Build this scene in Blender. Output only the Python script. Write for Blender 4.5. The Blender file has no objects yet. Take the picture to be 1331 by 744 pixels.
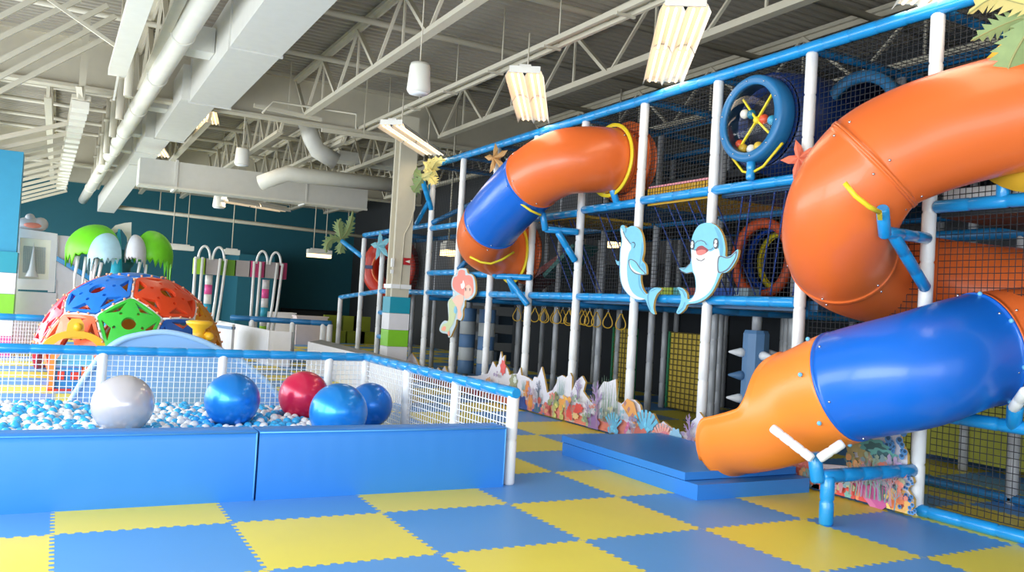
import bpy, math, random
from mathutils import Vector, Matrix, geometry
random.seed(7)
PI = math.pi
S = bpy.context.scene
COL = S.collection

# ------------------------------------------------------------------ camera
F_PX = 1088.69
RM = [[0.8767240913, -0.4773426980, 0.0591507935],
      [-0.0652722545, 0.0037676814, 0.9978603797],
      [0.4765442272, 0.8787091403, 0.0278540170]]      # rows: right, up, forward
CAM = Vector((-0.0702, -5.5087, 1.4552))
cd = bpy.data.cameras.new('camera'); cam = bpy.data.objects.new('camera', cd); COL.objects.link(cam)
cd.sensor_fit = 'HORIZONTAL'; cd.sensor_width = 36; cd.lens = 36 * F_PX / 1331
cd.clip_start = 0.05; cd.clip_end = 200
m = Matrix.Identity(4)
for r in range(3):
    m[r][0] = RM[0][r]; m[r][1] = RM[1][r]; m[r][2] = -RM[2][r]; m[r][3] = CAM[r]
cam.matrix_world = m
S.camera = cam

def at(px, py, ax, v):
    """point where the sight line through a photo pixel meets the plane axis=v (used to measure the place)"""
    q = ((px - 665.5) / F_PX, (372 - py) / F_PX, 1.0)
    d = Vector([sum(RM[k][i] * q[k] for k in range(3)) for i in range(3)])
    return CAM + d * ((v - CAM[ax]) / d[ax])
def dpt(px, py, d):
    q = ((px - 665.5) / F_PX, (372 - py) / F_PX, 1.0)
    return CAM + Vector([sum(RM[k][i] * q[k] for k in range(3)) for i in range(3)]) * d
def pix(P):
    d = Vector(P) - CAM
    c = [sum(RM[k][i] * d[i] for i in range(3)) for k in range(3)]
    return (665.5 + F_PX * c[0] / c[2], 372 - F_PX * c[1] / c[2], c[2])

# ------------------------------------------------------------------ world, lights, exposure
w = bpy.data.worlds.new('world'); S.world = w; w.use_nodes = True
w.node_tree.nodes['Background'].inputs[0].default_value = (0.80, 0.90, 1.0, 1)
w.node_tree.nodes['Background'].inputs[1].default_value = 1.2
S.view_settings.view_transform = 'Standard'; S.view_settings.look = 'None'
S.view_settings.gamma = 1; S.view_settings.use_curve_mapping = False
S.view_settings.exposure = 0.5
def area(name, loc, size, rot, power, color, spread=180):
    l = bpy.data.lights.new(name, 'AREA'); l.shape = 'RECTANGLE'; l.size, l.size_y = size
    l.energy = power; l.color = color; l.spread = math.radians(spread)
    o = bpy.data.objects.new(name, l); COL.objects.link(o); o.location = loc; o.rotation_euler = rot
    return o
DAY = (0.90, 0.96, 1.0)
area('daylight_left', (-3.35, -4.2, 1.75), (2.6, 9.0), (0, -PI / 2, 0), 520, DAY)
area('daylight_left_mid', (-3.35, 6.5, 1.75), (2.6, 11.0), (0, -PI / 2, 0), 400, DAY)
area('daylight_left_far', (-3.35, 20.0, 1.75), (2.6, 14.0), (0, -PI / 2, 0), 620, DAY)
area('daylight_behind', (0.5, -9.35, 1.6), (7.0, 2.4), (PI / 2, 0, 0), 130, DAY)

# ------------------------------------------------------------------ materials
MATS = {}
def hexlin(c):
    f = lambda v: v / 12.92 if v <= 0.04045 else ((v + 0.055) / 1.055) ** 2.4
    return tuple(f(v / 255) for v in c) + (1,)
def mat(name, rgb, rough=0.5, metal=0.0, vary=0.06, nscale=6.0, bump=0.0, bscale=60.0, spec=0.5, coat=0.0, trans=0.0, alpha=1.0, emit=0.0, ecol=None):
    if name in MATS: return MATS[name]
    mt = bpy.data.materials.new(name); mt.use_nodes = True
    nt = mt.node_tree; b = nt.nodes['Principled BSDF']
    c = hexlin(rgb)
    tc = nt.nodes.new('ShaderNodeTexCoord'); nz = nt.nodes.new('ShaderNodeTexNoise'); nz.inputs['Scale'].default_value = nscale
    nt.links.new(tc.outputs['Object'], nz.inputs['Vector'])
    mx = nt.nodes.new('ShaderNodeMixRGB'); mx.blend_type = 'MIX'
    mx.inputs[1].default_value = tuple(v * (1 - vary) for v in c[:3]) + (1,)
    mx.inputs[2].default_value = tuple(min(1, v * (1 + vary)) for v in c[:3]) + (1,)
    nt.links.new(nz.outputs['Fac'], mx.inputs[0]); nt.links.new(mx.outputs[0], b.inputs['Base Color'])
    b.inputs['Roughness'].default_value = rough; b.inputs['Metallic'].default_value = metal
    b.inputs['Specular IOR Level'].default_value = spec
    b.inputs['Coat Weight'].default_value = coat; b.inputs['Coat Roughness'].default_value = 0.08
    b.inputs['Transmission Weight'].default_value = trans; b.inputs['Alpha'].default_value = alpha
    if emit:
        b.inputs['Emission Color'].default_value = hexlin(ecol or rgb); b.inputs['Emission Strength'].default_value = emit
    if bump:
        n2 = nt.nodes.new('ShaderNodeTexNoise'); n2.inputs['Scale'].default_value = bscale; n2.inputs['Detail'].default_value = 4
        nt.links.new(tc.outputs['Object'], n2.inputs['Vector'])
        bp = nt.nodes.new('ShaderNodeBump'); bp.inputs['Strength'].default_value = bump; bp.inputs['Distance'].default_value = 0.02
        nt.links.new(n2.outputs['Fac'], bp.inputs['Height']); nt.links.new(bp.outputs[0], b.inputs['Normal'])
    MATS[name] = mt
    return mt

def mat_floor():
    mt = bpy.data.materials.new('puzzle_foam_floor'); mt.use_nodes = True; nt = mt.node_tree; N = nt.nodes; L = nt.links
    b = N['Principled BSDF']
    g = N.new('ShaderNodeNewGeometry'); sp = N.new('ShaderNodeSeparateXYZ'); L.new(g.outputs['Position'], sp.inputs[0])
    def math_(op, a, bb=None, c=None):
        n = N.new('ShaderNodeMath'); n.operation = op
        for i, v in enumerate((a, bb, c)):
            if v is None: continue
            if isinstance(v, (int, float)): n.inputs[i].default_value = v
            else: L.new(v, n.inputs[i])
        return n.outputs[0]
    def teeth(v):
        s = math_('SINE', math_('MULTIPLY', v, 2 * PI * 13))
        s = math_('MULTIPLY', s, 3.0)
        s = math_('MAXIMUM', math_('MINIMUM', s, 1.0), -1.0)
        return math_('MULTIPLY', s, 0.013)
    u = math_('ADD', sp.outputs[0], teeth(sp.outputs[1]))
    v = math_('ADD', sp.outputs[1], teeth(sp.outputs[0]))
    par = math_('MODULO', math_('ADD', math_('ADD', math_('FLOOR', u), math_('FLOOR', v)), 400), 2)
    def edge(t):
        fr = math_('FRACT', t); d = math_('MINIMUM', fr, math_('SUBTRACT', 1.0, fr)); return d
    d = math_('MINIMUM', edge(u), edge(v))
    seam = math_('MINIMUM', math_('DIVIDE', d, 0.0025), 1.0)
    mx = N.new('ShaderNodeMixRGB'); mx.inputs[1].default_value = hexlin((244, 226, 84)); mx.inputs[2].default_value = hexlin((96, 162, 230))
    L.new(par, mx.inputs[0])
    nz = N.new('ShaderNodeTexNoise'); nz.inputs['Scale'].default_value = 1.3; nz.inputs['Detail'].default_value = 5; L.new(g.outputs['Position'], nz.inputs['Vector'])
    m2 = N.new('ShaderNodeMixRGB'); m2.blend_type = 'MULTIPLY'; m2.inputs[0].default_value = 0.12
    L.new(mx.outputs[0], m2.inputs[1]); L.new(nz.outputs['Fac'], m2.inputs[2])
    m3 = N.new('ShaderNodeMixRGB'); m3.inputs[1].default_value = hexlin((60, 90, 110)); L.new(m2.outputs[0], m3.inputs[2])
    L.new(math_('ADD', math_('MULTIPLY', seam, 0.45), 0.55), m3.inputs[0])
    L.new(m3.outputs[0], b.inputs['Base Color']); b.inputs['Roughness'].default_value = 0.42
    n2 = N.new('ShaderNodeTexNoise'); n2.inputs['Scale'].default_value = 160; L.new(g.outputs['Position'], n2.inputs['Vector'])
    bp = N.new('ShaderNodeBump'); bp.inputs['Strength'].default_value = 0.15; bp.inputs['Distance'].default_value = 0.003
    L.new(n2.outputs['Fac'], bp.inputs['Height']); L.new(bp.outputs[0], b.inputs['Normal'])
    return mt

WHITE_PAINT = mat('white_paint', (226, 222, 208), 0.5, bump=0.05)
DUCT = mat('painted_duct', (212, 210, 202), 0.45, bump=0.04, bscale=20)
DECK = mat('ceiling_deck_paint', (166, 158, 144), 0.6)
STEEL = mat('cream_steel_paint', (200, 192, 172), 0.5)
TEAL = mat('teal_wall_paint', (24, 92, 106), 0.7, bump=0.03)
DARKWALL = mat('charcoal_wall', (52, 54, 56), 0.85)
GREYWALL = mat('grey_wall', (176, 178, 178), 0.8)
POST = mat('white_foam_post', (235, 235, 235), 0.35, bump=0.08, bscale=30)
POSTIN = mat('shaded_grey_foam_post', (158, 160, 164), 0.35)  # white foam post darkened; the interior shade is put into its colour
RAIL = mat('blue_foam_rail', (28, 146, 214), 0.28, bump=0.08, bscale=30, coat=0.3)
RAILD = mat('shaded_deep_blue_foam_rail', (24, 106, 160), 0.4)  # deeper copy of the rail blue, carries the shade of the inner rails
NETB = mat('black_net', (34, 36, 40), 0.8)
NETW = mat('white_net', (236, 240, 246), 0.6)
ORANGE = mat('orange_slide_plastic', (228, 108, 48), 0.36, vary=0.04, nscale=2, bump=0.015, bscale=80, coat=0.15)
ORANGEL = mat('lit_orange_slide_plastic', (252, 140, 52), 0.35, vary=0.03, nscale=2)  # paler copy of the slide orange; light on the mouth is in the colour
BLUEP = mat('blue_slide_plastic', (14, 102, 206), 0.3, vary=0.05, nscale=2, bump=0.02, bscale=60, coat=0.15)
YEL = mat('yellow_steel', (232, 208, 40), 0.45)
SILVER = mat('steel_bolt', (200, 200, 205), 0.25, metal=1)
SKYB = mat('sky_blue_cap', (110, 190, 235), 0.35)
VINYL = mat('blue_vinyl', (50, 130, 214), 0.4, vary=0.05, nscale=1.5, bump=0.12, bscale=5)
VINYLT = mat('blue_vinyl_seam', (92, 170, 236), 0.4)
NAVY = mat('navy_plastic', (16, 44, 100), 0.4)
BLACK = mat('black_plastic', (22, 22, 24), 0.6)
WOOD = mat('plywood_edge', (214, 172, 92), 0.7)

# ------------------------------------------------------------------ mesh helper
class MB:
    def __init__(s): s.v = []; s.f = []; s.m = []; s.s = []
    def add(s, vs, fs, mi=0, smooth=False):
        o = len(s.v); s.v += [Vector(p) for p in vs]
        for f in fs: s.f.append([o + i for i in f]); s.m.append(mi); s.s.append(smooth)
        return s
    def box(s, c, d, mi=0, rz=0.0, R=None):
        c = Vector(c); R = R or Matrix.Rotation(rz, 3, 'Z'); vs = []
        for x in (-.5, .5):
            for y in (-.5, .5):
                for z in (-.5, .5): vs.append(c + R @ Vector((x * d[0], y * d[1], z * d[2])))
        return s.add(vs, [(0, 1, 3, 2), (4, 6, 7, 5), (0, 4, 5, 1), (2, 3, 7, 6), (0, 2, 6, 4), (1, 5, 7, 3)], mi)
    def box2(s, a, b, mi=0):
        return s.box([(a[i] + b[i]) / 2 for i in range(3)], [abs(a[i] - b[i]) for i in range(3)], mi)
    def beam(s, a, b, w, h, mi=0, up=(0, 0, 1)):
        a = Vector(a); b = Vector(b); d = (b - a); L = d.length; z = d.normalized(); x = z.cross(Vector(up))
        if x.length < 1e-4: x = Vector((1, 0, 0))
        x.normalize(); y = x.cross(z); R = Matrix((x, y, z)).transposed()
        return s.box((a + b) / 2, (w, h, L), mi, R=R)
    def tube(s, pts, r, n=10, mi=0, caps=True, closed=False):
        pts = [Vector(p) for p in pts]; k = len(pts); rs = r if isinstance(r, (list, tuple)) else [r] * k
        T = []
        for i in range(k):
            if closed: t = pts[(i + 1) % k] - pts[(i - 1) % k]
            else: t = pts[min(i + 1, k - 1)] - pts[max(i - 1, 0)]
            T.append(t.normalized())
        x = T[0].orthogonal().normalized(); rings = []
        for i in range(k):
            x = (x - T[i] * x.dot(T[i])).normalized(); y = T[i].cross(x)
            rings.append([pts[i] + (x * math.cos(2 * PI * j / n) + y * math.sin(2 * PI * j / n)) * rs[i] for j in range(n)])
        vs = [p for rg in rings for p in rg]; fs = []
        for i in range(k if closed else k - 1):
            a = i * n; b = ((i + 1) % k) * n
            for j in range(n): fs.append((a + j, a + (j + 1) % n, b + (j + 1) % n, b + j))
        s.add(vs, fs, mi, True)
        if caps and not closed:
            o = len(s.v) - len(vs)
            s.f.append([o + j for j in range(n)][::-1]); s.m.append(mi); s.s.append(False)
            s.f.append([o + (k - 1) * n + j for j in range(n)]); s.m.append(mi); s.s.append(False)
        return s
    def foam(s, a, b, r, pitch=0.29, n=12, mi=0):
        """foam sleeves on a pipe: a tube pinched where two sleeves meet"""
        a = Vector(a); b = Vector(b); L = (b - a).length; k = max(1, round(L / pitch)); u = (b - a) / L
        pts = [a + u * 0.0]; rs = [r * .8]; e = min(0.016, L / k * .2)
        for i in range(k):
            q = L * i / k; q2 = L * (i + 1) / k
            pts += [a + u * (q + e), a + u * (q2 - e)]; rs += [r, r]
            if i < k - 1: pts.append(a + u * q2); rs.append(r * .86)
        pts.append(b); rs.append(r * .8)
        return s.tube(pts, rs, n, mi)
    def ball(s, c, r, n=12, k=8, mi=0, sc=(1, 1, 1)):
        c = Vector(c); vs = [c + Vector((0, 0, r * sc[2]))]
        for i in range(1, k):
            t = PI * i / k
            for j in range(n):
                p = 2 * PI * j / n; vs.append(c + Vector((r * sc[0] * math.sin(t) * math.cos(p), r * sc[1] * math.sin(t) * math.sin(p), r * sc[2] * math.cos(t))))
        vs.append(c - Vector((0, 0, r * sc[2]))); fs = []
        for j in range(n): fs.append((0, 1 + j, 1 + (j + 1) % n))
        for i in range(k - 2):
            for j in range(n):
                a = 1 + i * n; b = a + n; fs.append((a + j, b + j, b + (j + 1) % n, a + (j + 1) % n))
        e = len(vs) - 1; a = 1 + (k - 2) * n
        for j in range(n): fs.append((e, a + (j + 1) % n, a + j))
        return s.add(vs, fs, mi, True)
    def lathe(s, c, axis, prof, n=24, mi=0, smooth=True):
        """profile of (distance along axis, radius)"""
        c = Vector(c); ax = Vector(axis).normalized(); x = ax.orthogonal().normalized(); y = ax.cross(x); vs = []
        for h, r in prof:
            for j in range(n):
                t = 2 * PI * j / n; vs.append(c + ax * h + (x * math.cos(t) + y * math.sin(t)) * r)
        fs = []
        for i in range(len(prof) - 1):
            for j in range(n): fs.append((i * n + j, i * n + (j + 1) % n, (i + 1) * n + (j + 1) % n, (i + 1) * n + j))
        return s.add(vs, fs, mi, smooth)
    def plate(s, pts, off, mi=0, side=None):
        """outline (3-D points, coplanar) given a thickness vector"""
        off = Vector(off); k = len(pts); P = [Vector(p) for p in pts]
        s.add(P + [p + off for p in P], [list(range(k))[::-1], list(range(k, 2 * k))], mi)
        s.add(P + [p + off for p in P], [(i, (i + 1) % k, (i + 1) % k + k, i + k) for i in range(k)], mi if side is None else side)
        return s

def coll_obj(name, me):
    o = bpy.data.objects.new(name, me); COL.objects.link(o); return o
ORG = {}
def org(o):
    while o.parent: o = o.parent
    return ORG.get(o.name, Vector((0, 0, 0)))
def obj(name, mb, mats, parent=None, loc=None):
    me = bpy.data.meshes.new(name)
    if not isinstance(mats, (list, tuple)): mats = [mats]
    if parent is not None: o0 = org(parent)
    else:
        if loc is None:
            xs = [p.x for p in mb.v]; ys = [p.y for p in mb.v]; zs = [p.z for p in mb.v]
            loc = ((min(xs) + max(xs)) / 2, (min(ys) + max(ys)) / 2, min(zs))
        o0 = Vector(loc)
    me.from_pydata([tuple(p - o0) for p in mb.v], [], mb.f)
    for mm in mats: me.materials.append(mm)
    me.polygons.foreach_set('material_index', mb.m); me.polygons.foreach_set('use_smooth', mb.s)
    me.update()
    o = coll_obj(name, me)
    if parent is not None: o.parent = parent
    else: o.location = o0; ORG[o.name] = o0
    return o
def tag(o, label, cat, group=None, kind=None):
    o['label'] = label; o['category'] = cat
    if group: o['group'] = group
    if kind: o['kind'] = kind
    return o
def thing(name, loc, label, cat, group=None):
    o = bpy.data.objects.new(name, None); o.empty_display_size = 0.1; COL.objects.link(o)
    o.location = Vector(loc); ORG[o.name] = Vector(loc)
    return tag(o, label, cat, group)
def struct(name, mb, mats):
    o = obj(name, mb, mats, loc=(0, 0, 0)); o['kind'] = 'structure'; return o
def part_label(o, label): o['label'] = label; return o
BOLT = {}
def bolt(parent, pos, r, m_, name='bolt'):
    if (r, m_.name) not in BOLT:
        b_ = MB(); b_.ball((0, 0, 0), r, 8, 5); me = bpy.data.meshes.new(name); me.from_pydata([tuple(v) for v in b_.v], [], b_.f)
        me.polygons.foreach_set('use_smooth', [True] * len(b_.f)); me.materials.append(m_); BOLT[(r, m_.name)] = me
    o = coll_obj(name, BOLT[(r, m_.name)]); o.parent = parent; o.location = Vector(pos) - org(parent); return o
def net_grid(P0, U, V, nu, nv, r, mi=0, mb=None, sag=0.0):
    """woven net as crossing cords: P0 corner, U and V edge vectors"""
    mb = mb or MB(); P0 = Vector(P0); U = Vector(U); V = Vector(V); N = U.cross(V).normalized()
    for a, b, na, nb in ((U, V, nu, nv), (V, U, nv, nu)):
        bu = b.normalized() * r
        for i in range(na + 1):
            st = P0 + a * (i / na); p = [st + (a.normalized() * (random.uniform(-sag, sag))), st + b * .5 + (a.normalized() * (random.uniform(-sag, sag))), st + b]
            au = a.normalized() * r
            vs = []
            for q in p: vs += [q + au, q + N * r, q - au, q - N * r]
            fs = []
            for k in range(2):
                for j in range(4): fs.append((k * 4 + j, k * 4 + (j + 1) % 4, k * 4 + 4 + (j + 1) % 4, k * 4 + 4 + j))
            mb.add(vs, fs, mi)
    return mb
def spline(P, n=8):
    P = [Vector(p) for p in P]; Q = [P[0] * 2 - P[1]] + P + [P[-1] * 2 - P[-2]]; out = []
    for i in range(1, len(Q) - 2):
        a, b, c, d = Q[i - 1:i + 3]
        for k in range(n):
            t = k / n; out.append(0.5 * ((2 * b) + (c - a) * t + (2 * a - 5 * b + 4 * c - d) * t * t + (3 * b - a - 3 * c + d) * t ** 3))
    out.append(P[-1]); return out

# ================================================================== STRUCTURE
XW0, XW1, YW0, YW1, ZC = -3.5, 11.2, -9.5, 30.0, 5.9
mb = MB(); mb.box2((XW0, YW0, -0.1), (XW1, YW1, 0)); struct('floor', mb, mat_floor())
# corrugated roof deck
mb = MB(); y = YW0; vs = []; fs = []; k = 0
while y < YW1:
    for dy, z in ((0, 0), (0.07, 0), (0.09, 0.045), (0.16, 0.045), (0.18, 0)):
        vs += [(XW0, y + dy, ZC + z), (XW1, y + dy, ZC + z)]
    y += 0.18
for i in range(len(vs) // 2 - 1): fs.append((2 * i, 2 * i + 1, 2 * i + 3, 2 * i + 2))
mb.add(vs, fs); mb.box2((XW0, YW0, ZC + .06), (XW1, YW1, ZC + .16)); struct('ceiling', mb, DECK)
mb = MB(); mb.box2((XW0, YW1, 0), (XW1, YW1 + .1, ZC + .1)); struct('wall_back', mb, TEAL)
mb = MB(); mb.box2((XW1, YW0, 0), (XW1 + .1, YW1, ZC + .1)); struct('wall_right', mb, DARKWALL)
mb = MB(); mb.box2((XW0 - .1, YW0, 0), (XW0, YW1, 0.45)); mb.box2((XW0 - .1, YW0, 4.1), (XW0, YW1, ZC + .1))
for y in (YW0, -6.5, -1, 4, 9, 13.5, 18, 23, YW1): mb.box2((XW0 - .1, y - .15, .45), (XW0, y + .15, 4.1))
struct('wall_left', mb, GREYWALL)
mb = MB(); mb.box2((XW0, YW0 - .1, 0), (XW1, YW0, 0.3)); mb.box2((XW0, YW0 - .1, 4.0), (XW1, YW0, ZC + .1)); mb.box2((7, YW0 - .1, .3), (XW1, YW0, 4))
for x in (XW0 + .1, -1, 1.5, 4): mb.box2((x - .1, YW0 - .1, .3), (x + .1, YW0, 4))
struct('wall_front', mb, GREYWALL)
mb = MB(); mb.box2((XW0, YW1 - .35, 5.25), (XW1, YW1, ZC)); struct('trim_1', mb, STEEL)
# teal pillar at the left with coloured wrap, projecting wall piece
mb = MB(); mb.box2((-1.35, 13.0, 0), (-0.79, 13.6, 3.9)); struct('trim_2', mb, mat('light_teal_paint', (52, 150, 190), 0.6))

# ================================================================== ROOF STEEL, DUCTS, LAMPS
# solid cross beams
for i, (y, lab) in enumerate(((11.5, 'deep cream painted beam crossing the hall above the steel column'), (22.5, 'second cream cross beam, farther back near the teal wall'))):
    mb = MB(); mb.box2((XW0, y, 5.0), (XW1, y + .06, ZC)); mb.box2((XW0, y - .1, 4.96), (XW1, y + .16, 5.02)); mb.box2((XW0, y - .1, ZC - .06), (XW1, y + .16, ZC))
    tag(obj('cross_beam', mb, STEEL), lab, 'beam')
def truss(x, y0, y1, zb, lab, group=None, step=1.45):
    t = thing('roof_truss', (x, y0, zb), lab, 'truss', group)
    mb = MB(); mb.beam((x, y0 + .9, zb), (x, y1 - .9, zb), .13, .06); mb.beam((x, y0 + .9, zb + .04), (x, y1 - .9, zb + .04), .03, .09)
    obj('bottom_chord', mb, STEEL, t)
    mb = MB(); mb.beam((x, y0, ZC - .09), (x, y1, ZC - .09), .14, .06); mb.beam((x, y0, ZC - .14), (x, y1, ZC - .14), .03, .1)
    obj('top_chord', mb, STEEL, t)
    n = round((y1 - y0 - 1.8) / step); st = (y1 - y0 - 1.8) / n; mb = MB()
    for k in range(n):
        a = y0 + .9 + k * st
        mb.beam((x, a, zb), (x, a + st / 2, ZC - .12), .075, .05); mb.beam((x, a + st / 2, ZC - .12), (x, a + st, zb), .045, .03)
        mb.beam((x + .03, a + st / 2, zb), (x + .03, a + st / 2, ZC - .1), .03, .03)
    mb.beam((x, y0, ZC - .12), (x, y0 + .9, zb), .06, .05); mb.beam((x, y1, ZC - .12), (x, y1 - .9, zb), .06, .05)
    part_label(obj('web_bars', mb, STEEL, t), 'zigzag web of angle bars')
NEAR = {-1.9: 'near the left windows', 1.0: 'above the round white pipe', 3.9: 'just right of the big duct', 6.72: 'above the front of the play frame', 9.5: 'over the back of the play frame'}
for x, s in NEAR.items(): truss(x, -6.5, 11.4, 4.93, 'cream roof truss running front to back ' + s, step=1.9)
far_x = [-1.9, -.45, 1.0, 2.45, 3.9, 5.3, 6.72, 8.1, 9.5]
for x in far_x: truss(x, 11.7, 22.4, 4.95, 'cream roof truss in the row between the two cross beams', 'trusses between the cross beams')
for x in far_x: truss(x, 22.8, 29.7, 4.98, 'cream roof truss between the second cross beam and the teal back wall', 'trusses by the back wall')
for y in (-3, -.2, 2.1, 4.3, 6.6, 9.0, 13.2, 15.1, 17.0, 19.0, 20.8, 24.5, 26.5, 28.2):
    mb = MB(); mb.tube([(XW0, y, 5.66), (XW1, y, 5.66)], .05, 8)
    tag(obj('bracing_pipe', mb, STEEL), 'slim cream pipe crossing the roof trusses below the deck', 'pipe', 'cross pipes under the deck')

# slanted rafters at the left
for k in range(12):
    y = 11.9 + k * 1.2
    mb = MB(); mb.beam((-3.45, y, 3.0), (.02, y, 4.42), .05, .07); mb.beam((-3.45, y, 3.04), (.02, y, 4.46), .09, .012)
    tag(obj('slanted_rafter', mb, STEEL), 'slanted cream rafter in the row rising from the left window wall', 'rafter', 'slanted rafters at the left')
L0 = at(105, 138, 2, 4.35); L1 = at(79, 246, 2, 4.35)
t = thing('louvre_beam', (L0.x, L0.y, 4.3), 'long notched white beam holding the upper ends of the slanted rafters', 'beam')
mb = MB(); mb.beam((L0.x, L0.y, 4.5), (L1.x, L1.y, 4.5), .28, .06); obj('rail', mb, STEEL, t)
n = 20
for k in range(n):
    mb = MB(); p = L0.lerp(L1, (k + .2) / n); q = L0.lerp(L1, (k + .75) / n); mb.box2((p.x - .13, p.y, 4.33), (p.x + .13, q.y, 4.46)); obj('white_block', mb, WHITE_PAINT, t)
mb = MB(); mb.beam(at(104, 112, 1, 9.8) + Vector((0, 0, 0)), (L0.x, L0.y, 4.5), .1, .1); mb.beam((L0.x, L0.y, 4.45), (L0.x, L0.y, 5.9), .1, .12); obj('hanger', mb, STEEL, t)
# steep bars near the camera, upper left
for k, (a, b) in enumerate((((0, 22), (60, -9)), ((0, 49), (104, -1)), ((0, 79), (140, 7)), ((0, 100), (150, 21)), ((0, 119), (136, 50)))):
    y = 7.2 + .35 * k; A = at(*a, 1, y); B = at(*b, 1, y); d = (B - A).normalized()
    mb = MB(); mb.beam(A - d * 1.5, B, .05, .07)
    tag(obj('diagonal_bar', mb, STEEL), 'steep cream diagonal bar in the upper left corner of the roof', 'bar', 'diagonal bars at the upper left')
mb = MB(); A = at(62, -2, 1, 7.0); B = at(152, 61, 1, 7.0); mb.beam(A, B, .045, .045); tag(obj('brace_rod', mb, STEEL), 'thin cream rod crossing the steep diagonal bars the other way', 'rod')
# flat channel hanging by its end
t = thing('hanging_channel', (.5, 6, 4.6), 'flat white channel hanging left of the round pipe, its end open', 'channel')
mb = MB(); a = at(182, 0, 2, 4.6); b = at(152, 95, 2, 4.6); d = (a - b).normalized(); mb.beam(b, b + d * 7, .24, .1); obj('channel_body', mb, WHITE_PAINT, t)
mb = MB(); mb.beam(b + Vector((-.1, -.06, -.03)), b + Vector((.1, -.06, -.03)), .05, .05); mb.beam(b + Vector((.02, -.05, .0)), b + Vector((-.02, -.05, -.42)), .03, .03); mb.box(b + Vector((0, -.05, .06)), (.06, .06, .2)); obj('end_bracket', mb, WHITE_PAINT, t)
for y in (3, 5.5, 8): 
    p = b + d * (8.2 - y + .1); mb = MB(); mb.tube([p + Vector((0, 0, .05)), (p.x, p.y, 5.88)], .015, 6); obj('hanger_rod', mb, STEEL, t)

# main duct
t = thing('air_duct', (2.2, 8, 4.75), 'big white square air duct running away under the roof, stepping narrower', 'duct')
secs = [(-1.5, 10.1, 1.76, 2.44, 4.75, 5.5), (10.1, 14.6, 1.62, 2.22, 4.78, 5.4), (14.6, 19.5, 1.42, 1.95, 4.78, 5.35)]
for y0, y1, x0, x1, z0, z1 in secs:
    mb = MB(); mb.box2((x0, y0, z0), (x1, y1, z1)); obj('duct_section', mb, DUCT, t)
mb = MB(); mb.beam((1.68, 19.4, 5.02), at(138, 266, 1, 26.5), .52, .55); part_label(obj('duct_section', mb, DUCT, t), 'sloping far end of the duct')
for y in (1.2, 6.2, 10.1, 14.6, 17, 19.5):
    for s in secs:
        if s[0] <= y < s[1] or y == s[0]:
            mb = MB(); x0, x1, z0, z1 = s[2:]; e = .025
            if y in (10.1, 14.6, 19.5): q = secs[secs.index(s) - 1] if y == s[0] else s; x0, x1, z0, z1 = q[2:]; 
            mb.box2((x0 - e, y - .02, z0 - e), (x1 + e, y + .02, z1 + e)); obj('duct_flange', mb, DUCT, t); break
for y in (7.5, 12.2, 15.6, 18.4, 21.5):
    mb = MB(); x0 = 1.2 if y < 10 else 1.1; mb.box2((x0, y, 4.98), (1.75, y + .45, 5.35)); f = obj('duct_outlet', mb, DUCT, t)
    mb = MB()
    for k in range(8): mb.box((x0 - .01, y + .22, 5.02 + k * .04), (.02, .4, .018))
    obj('grille', mb, STEEL, f)
# round white pipe
A = at(262, 5, 2, 4.95); B = at(108, 260, 1, 28.0); d = (A - B).normalized()
t = thing('round_duct', (A.x, A.y, A.z), 'round white pipe running beside the big square duct', 'pipe')
mb = MB(); mb.tube([A + d * 8, B], .15, 20); obj('pipe_body', mb, WHITE_PAINT, t)
for k in range(9):
    p = A.lerp(B, k / 9) + d * 1.2; mb = MB(); mb.lathe(p, d, [(-.03, .15), (-.03, .165), (.03, .165), (.03, .15)], 20); f = obj('pipe_band', mb, WHITE_PAINT, t)
    mb = MB(); mb.tube([p + Vector((0, 0, .14)), (p.x, p.y, 5.88)], .012, 6); obj('hanger_rod', mb, STEEL, f)
for k in range(8):
    y = 9 + k * 2.1 + (k > 2) * .3; mb = MB(); mb.tube([(.72, y, 4.45), (.72, y, 5.88)], .07, 10); mb.lathe((.72, y, 5.2), (0, 0, 1), [(-.03, .07), (-.03, .1), (.03, .1), (.03, .07)], 12)
    tag(obj('vertical_pipe', mb, STEEL), 'short vertical cream pipe hanging left of the ducts', 'pipe', 'vertical pipes left of the ducts')
# cross duct
P1 = at(180, 239, 1, 15.6); P2 = at(477, 269, 1, 15.6)
t = thing('cross_duct', (P1.x, 15.6, P1.z), 'wide grey rectangular duct crossing the hall toward the steel column', 'duct')
mb = MB(); mb.box2((P1.x, 15.6, P1.z), (P2.x, 16.3, P1.z + .62)); obj('duct_body', mb, DUCT, t)
mb = MB(); q = at(228, 245, 1, 15.6).x; mb.box2((q - .03, 15.56, P1.z - .04), (q + .03, 16.34, P1.z + .66)); obj('duct_flange', mb, DUCT, t)
q = at(398, 262, 1, 15.6).x; mb = MB(); mb.box2((q - .02, 15.58, P1.z - .03), (q + .02, 16.32, P1.z + .64)); obj('duct_flange', mb, DUCT, t)
mb = MB(); mb.box2((P1.x, 15.55, P1.z - .03), (P2.x, 15.6, P1.z + .02)); obj('bottom_lip', mb, WHITE_PAINT, t)
mb = MB(); q = at(440, 196, 1, 16); q2 = at(516, 214, 1, 16); mb.box2((q.x, 15.9, q2.z - .1), (q2.x + .3, 16.6, q.z)); obj('duct_branch', mb, DUCT, t)
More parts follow.
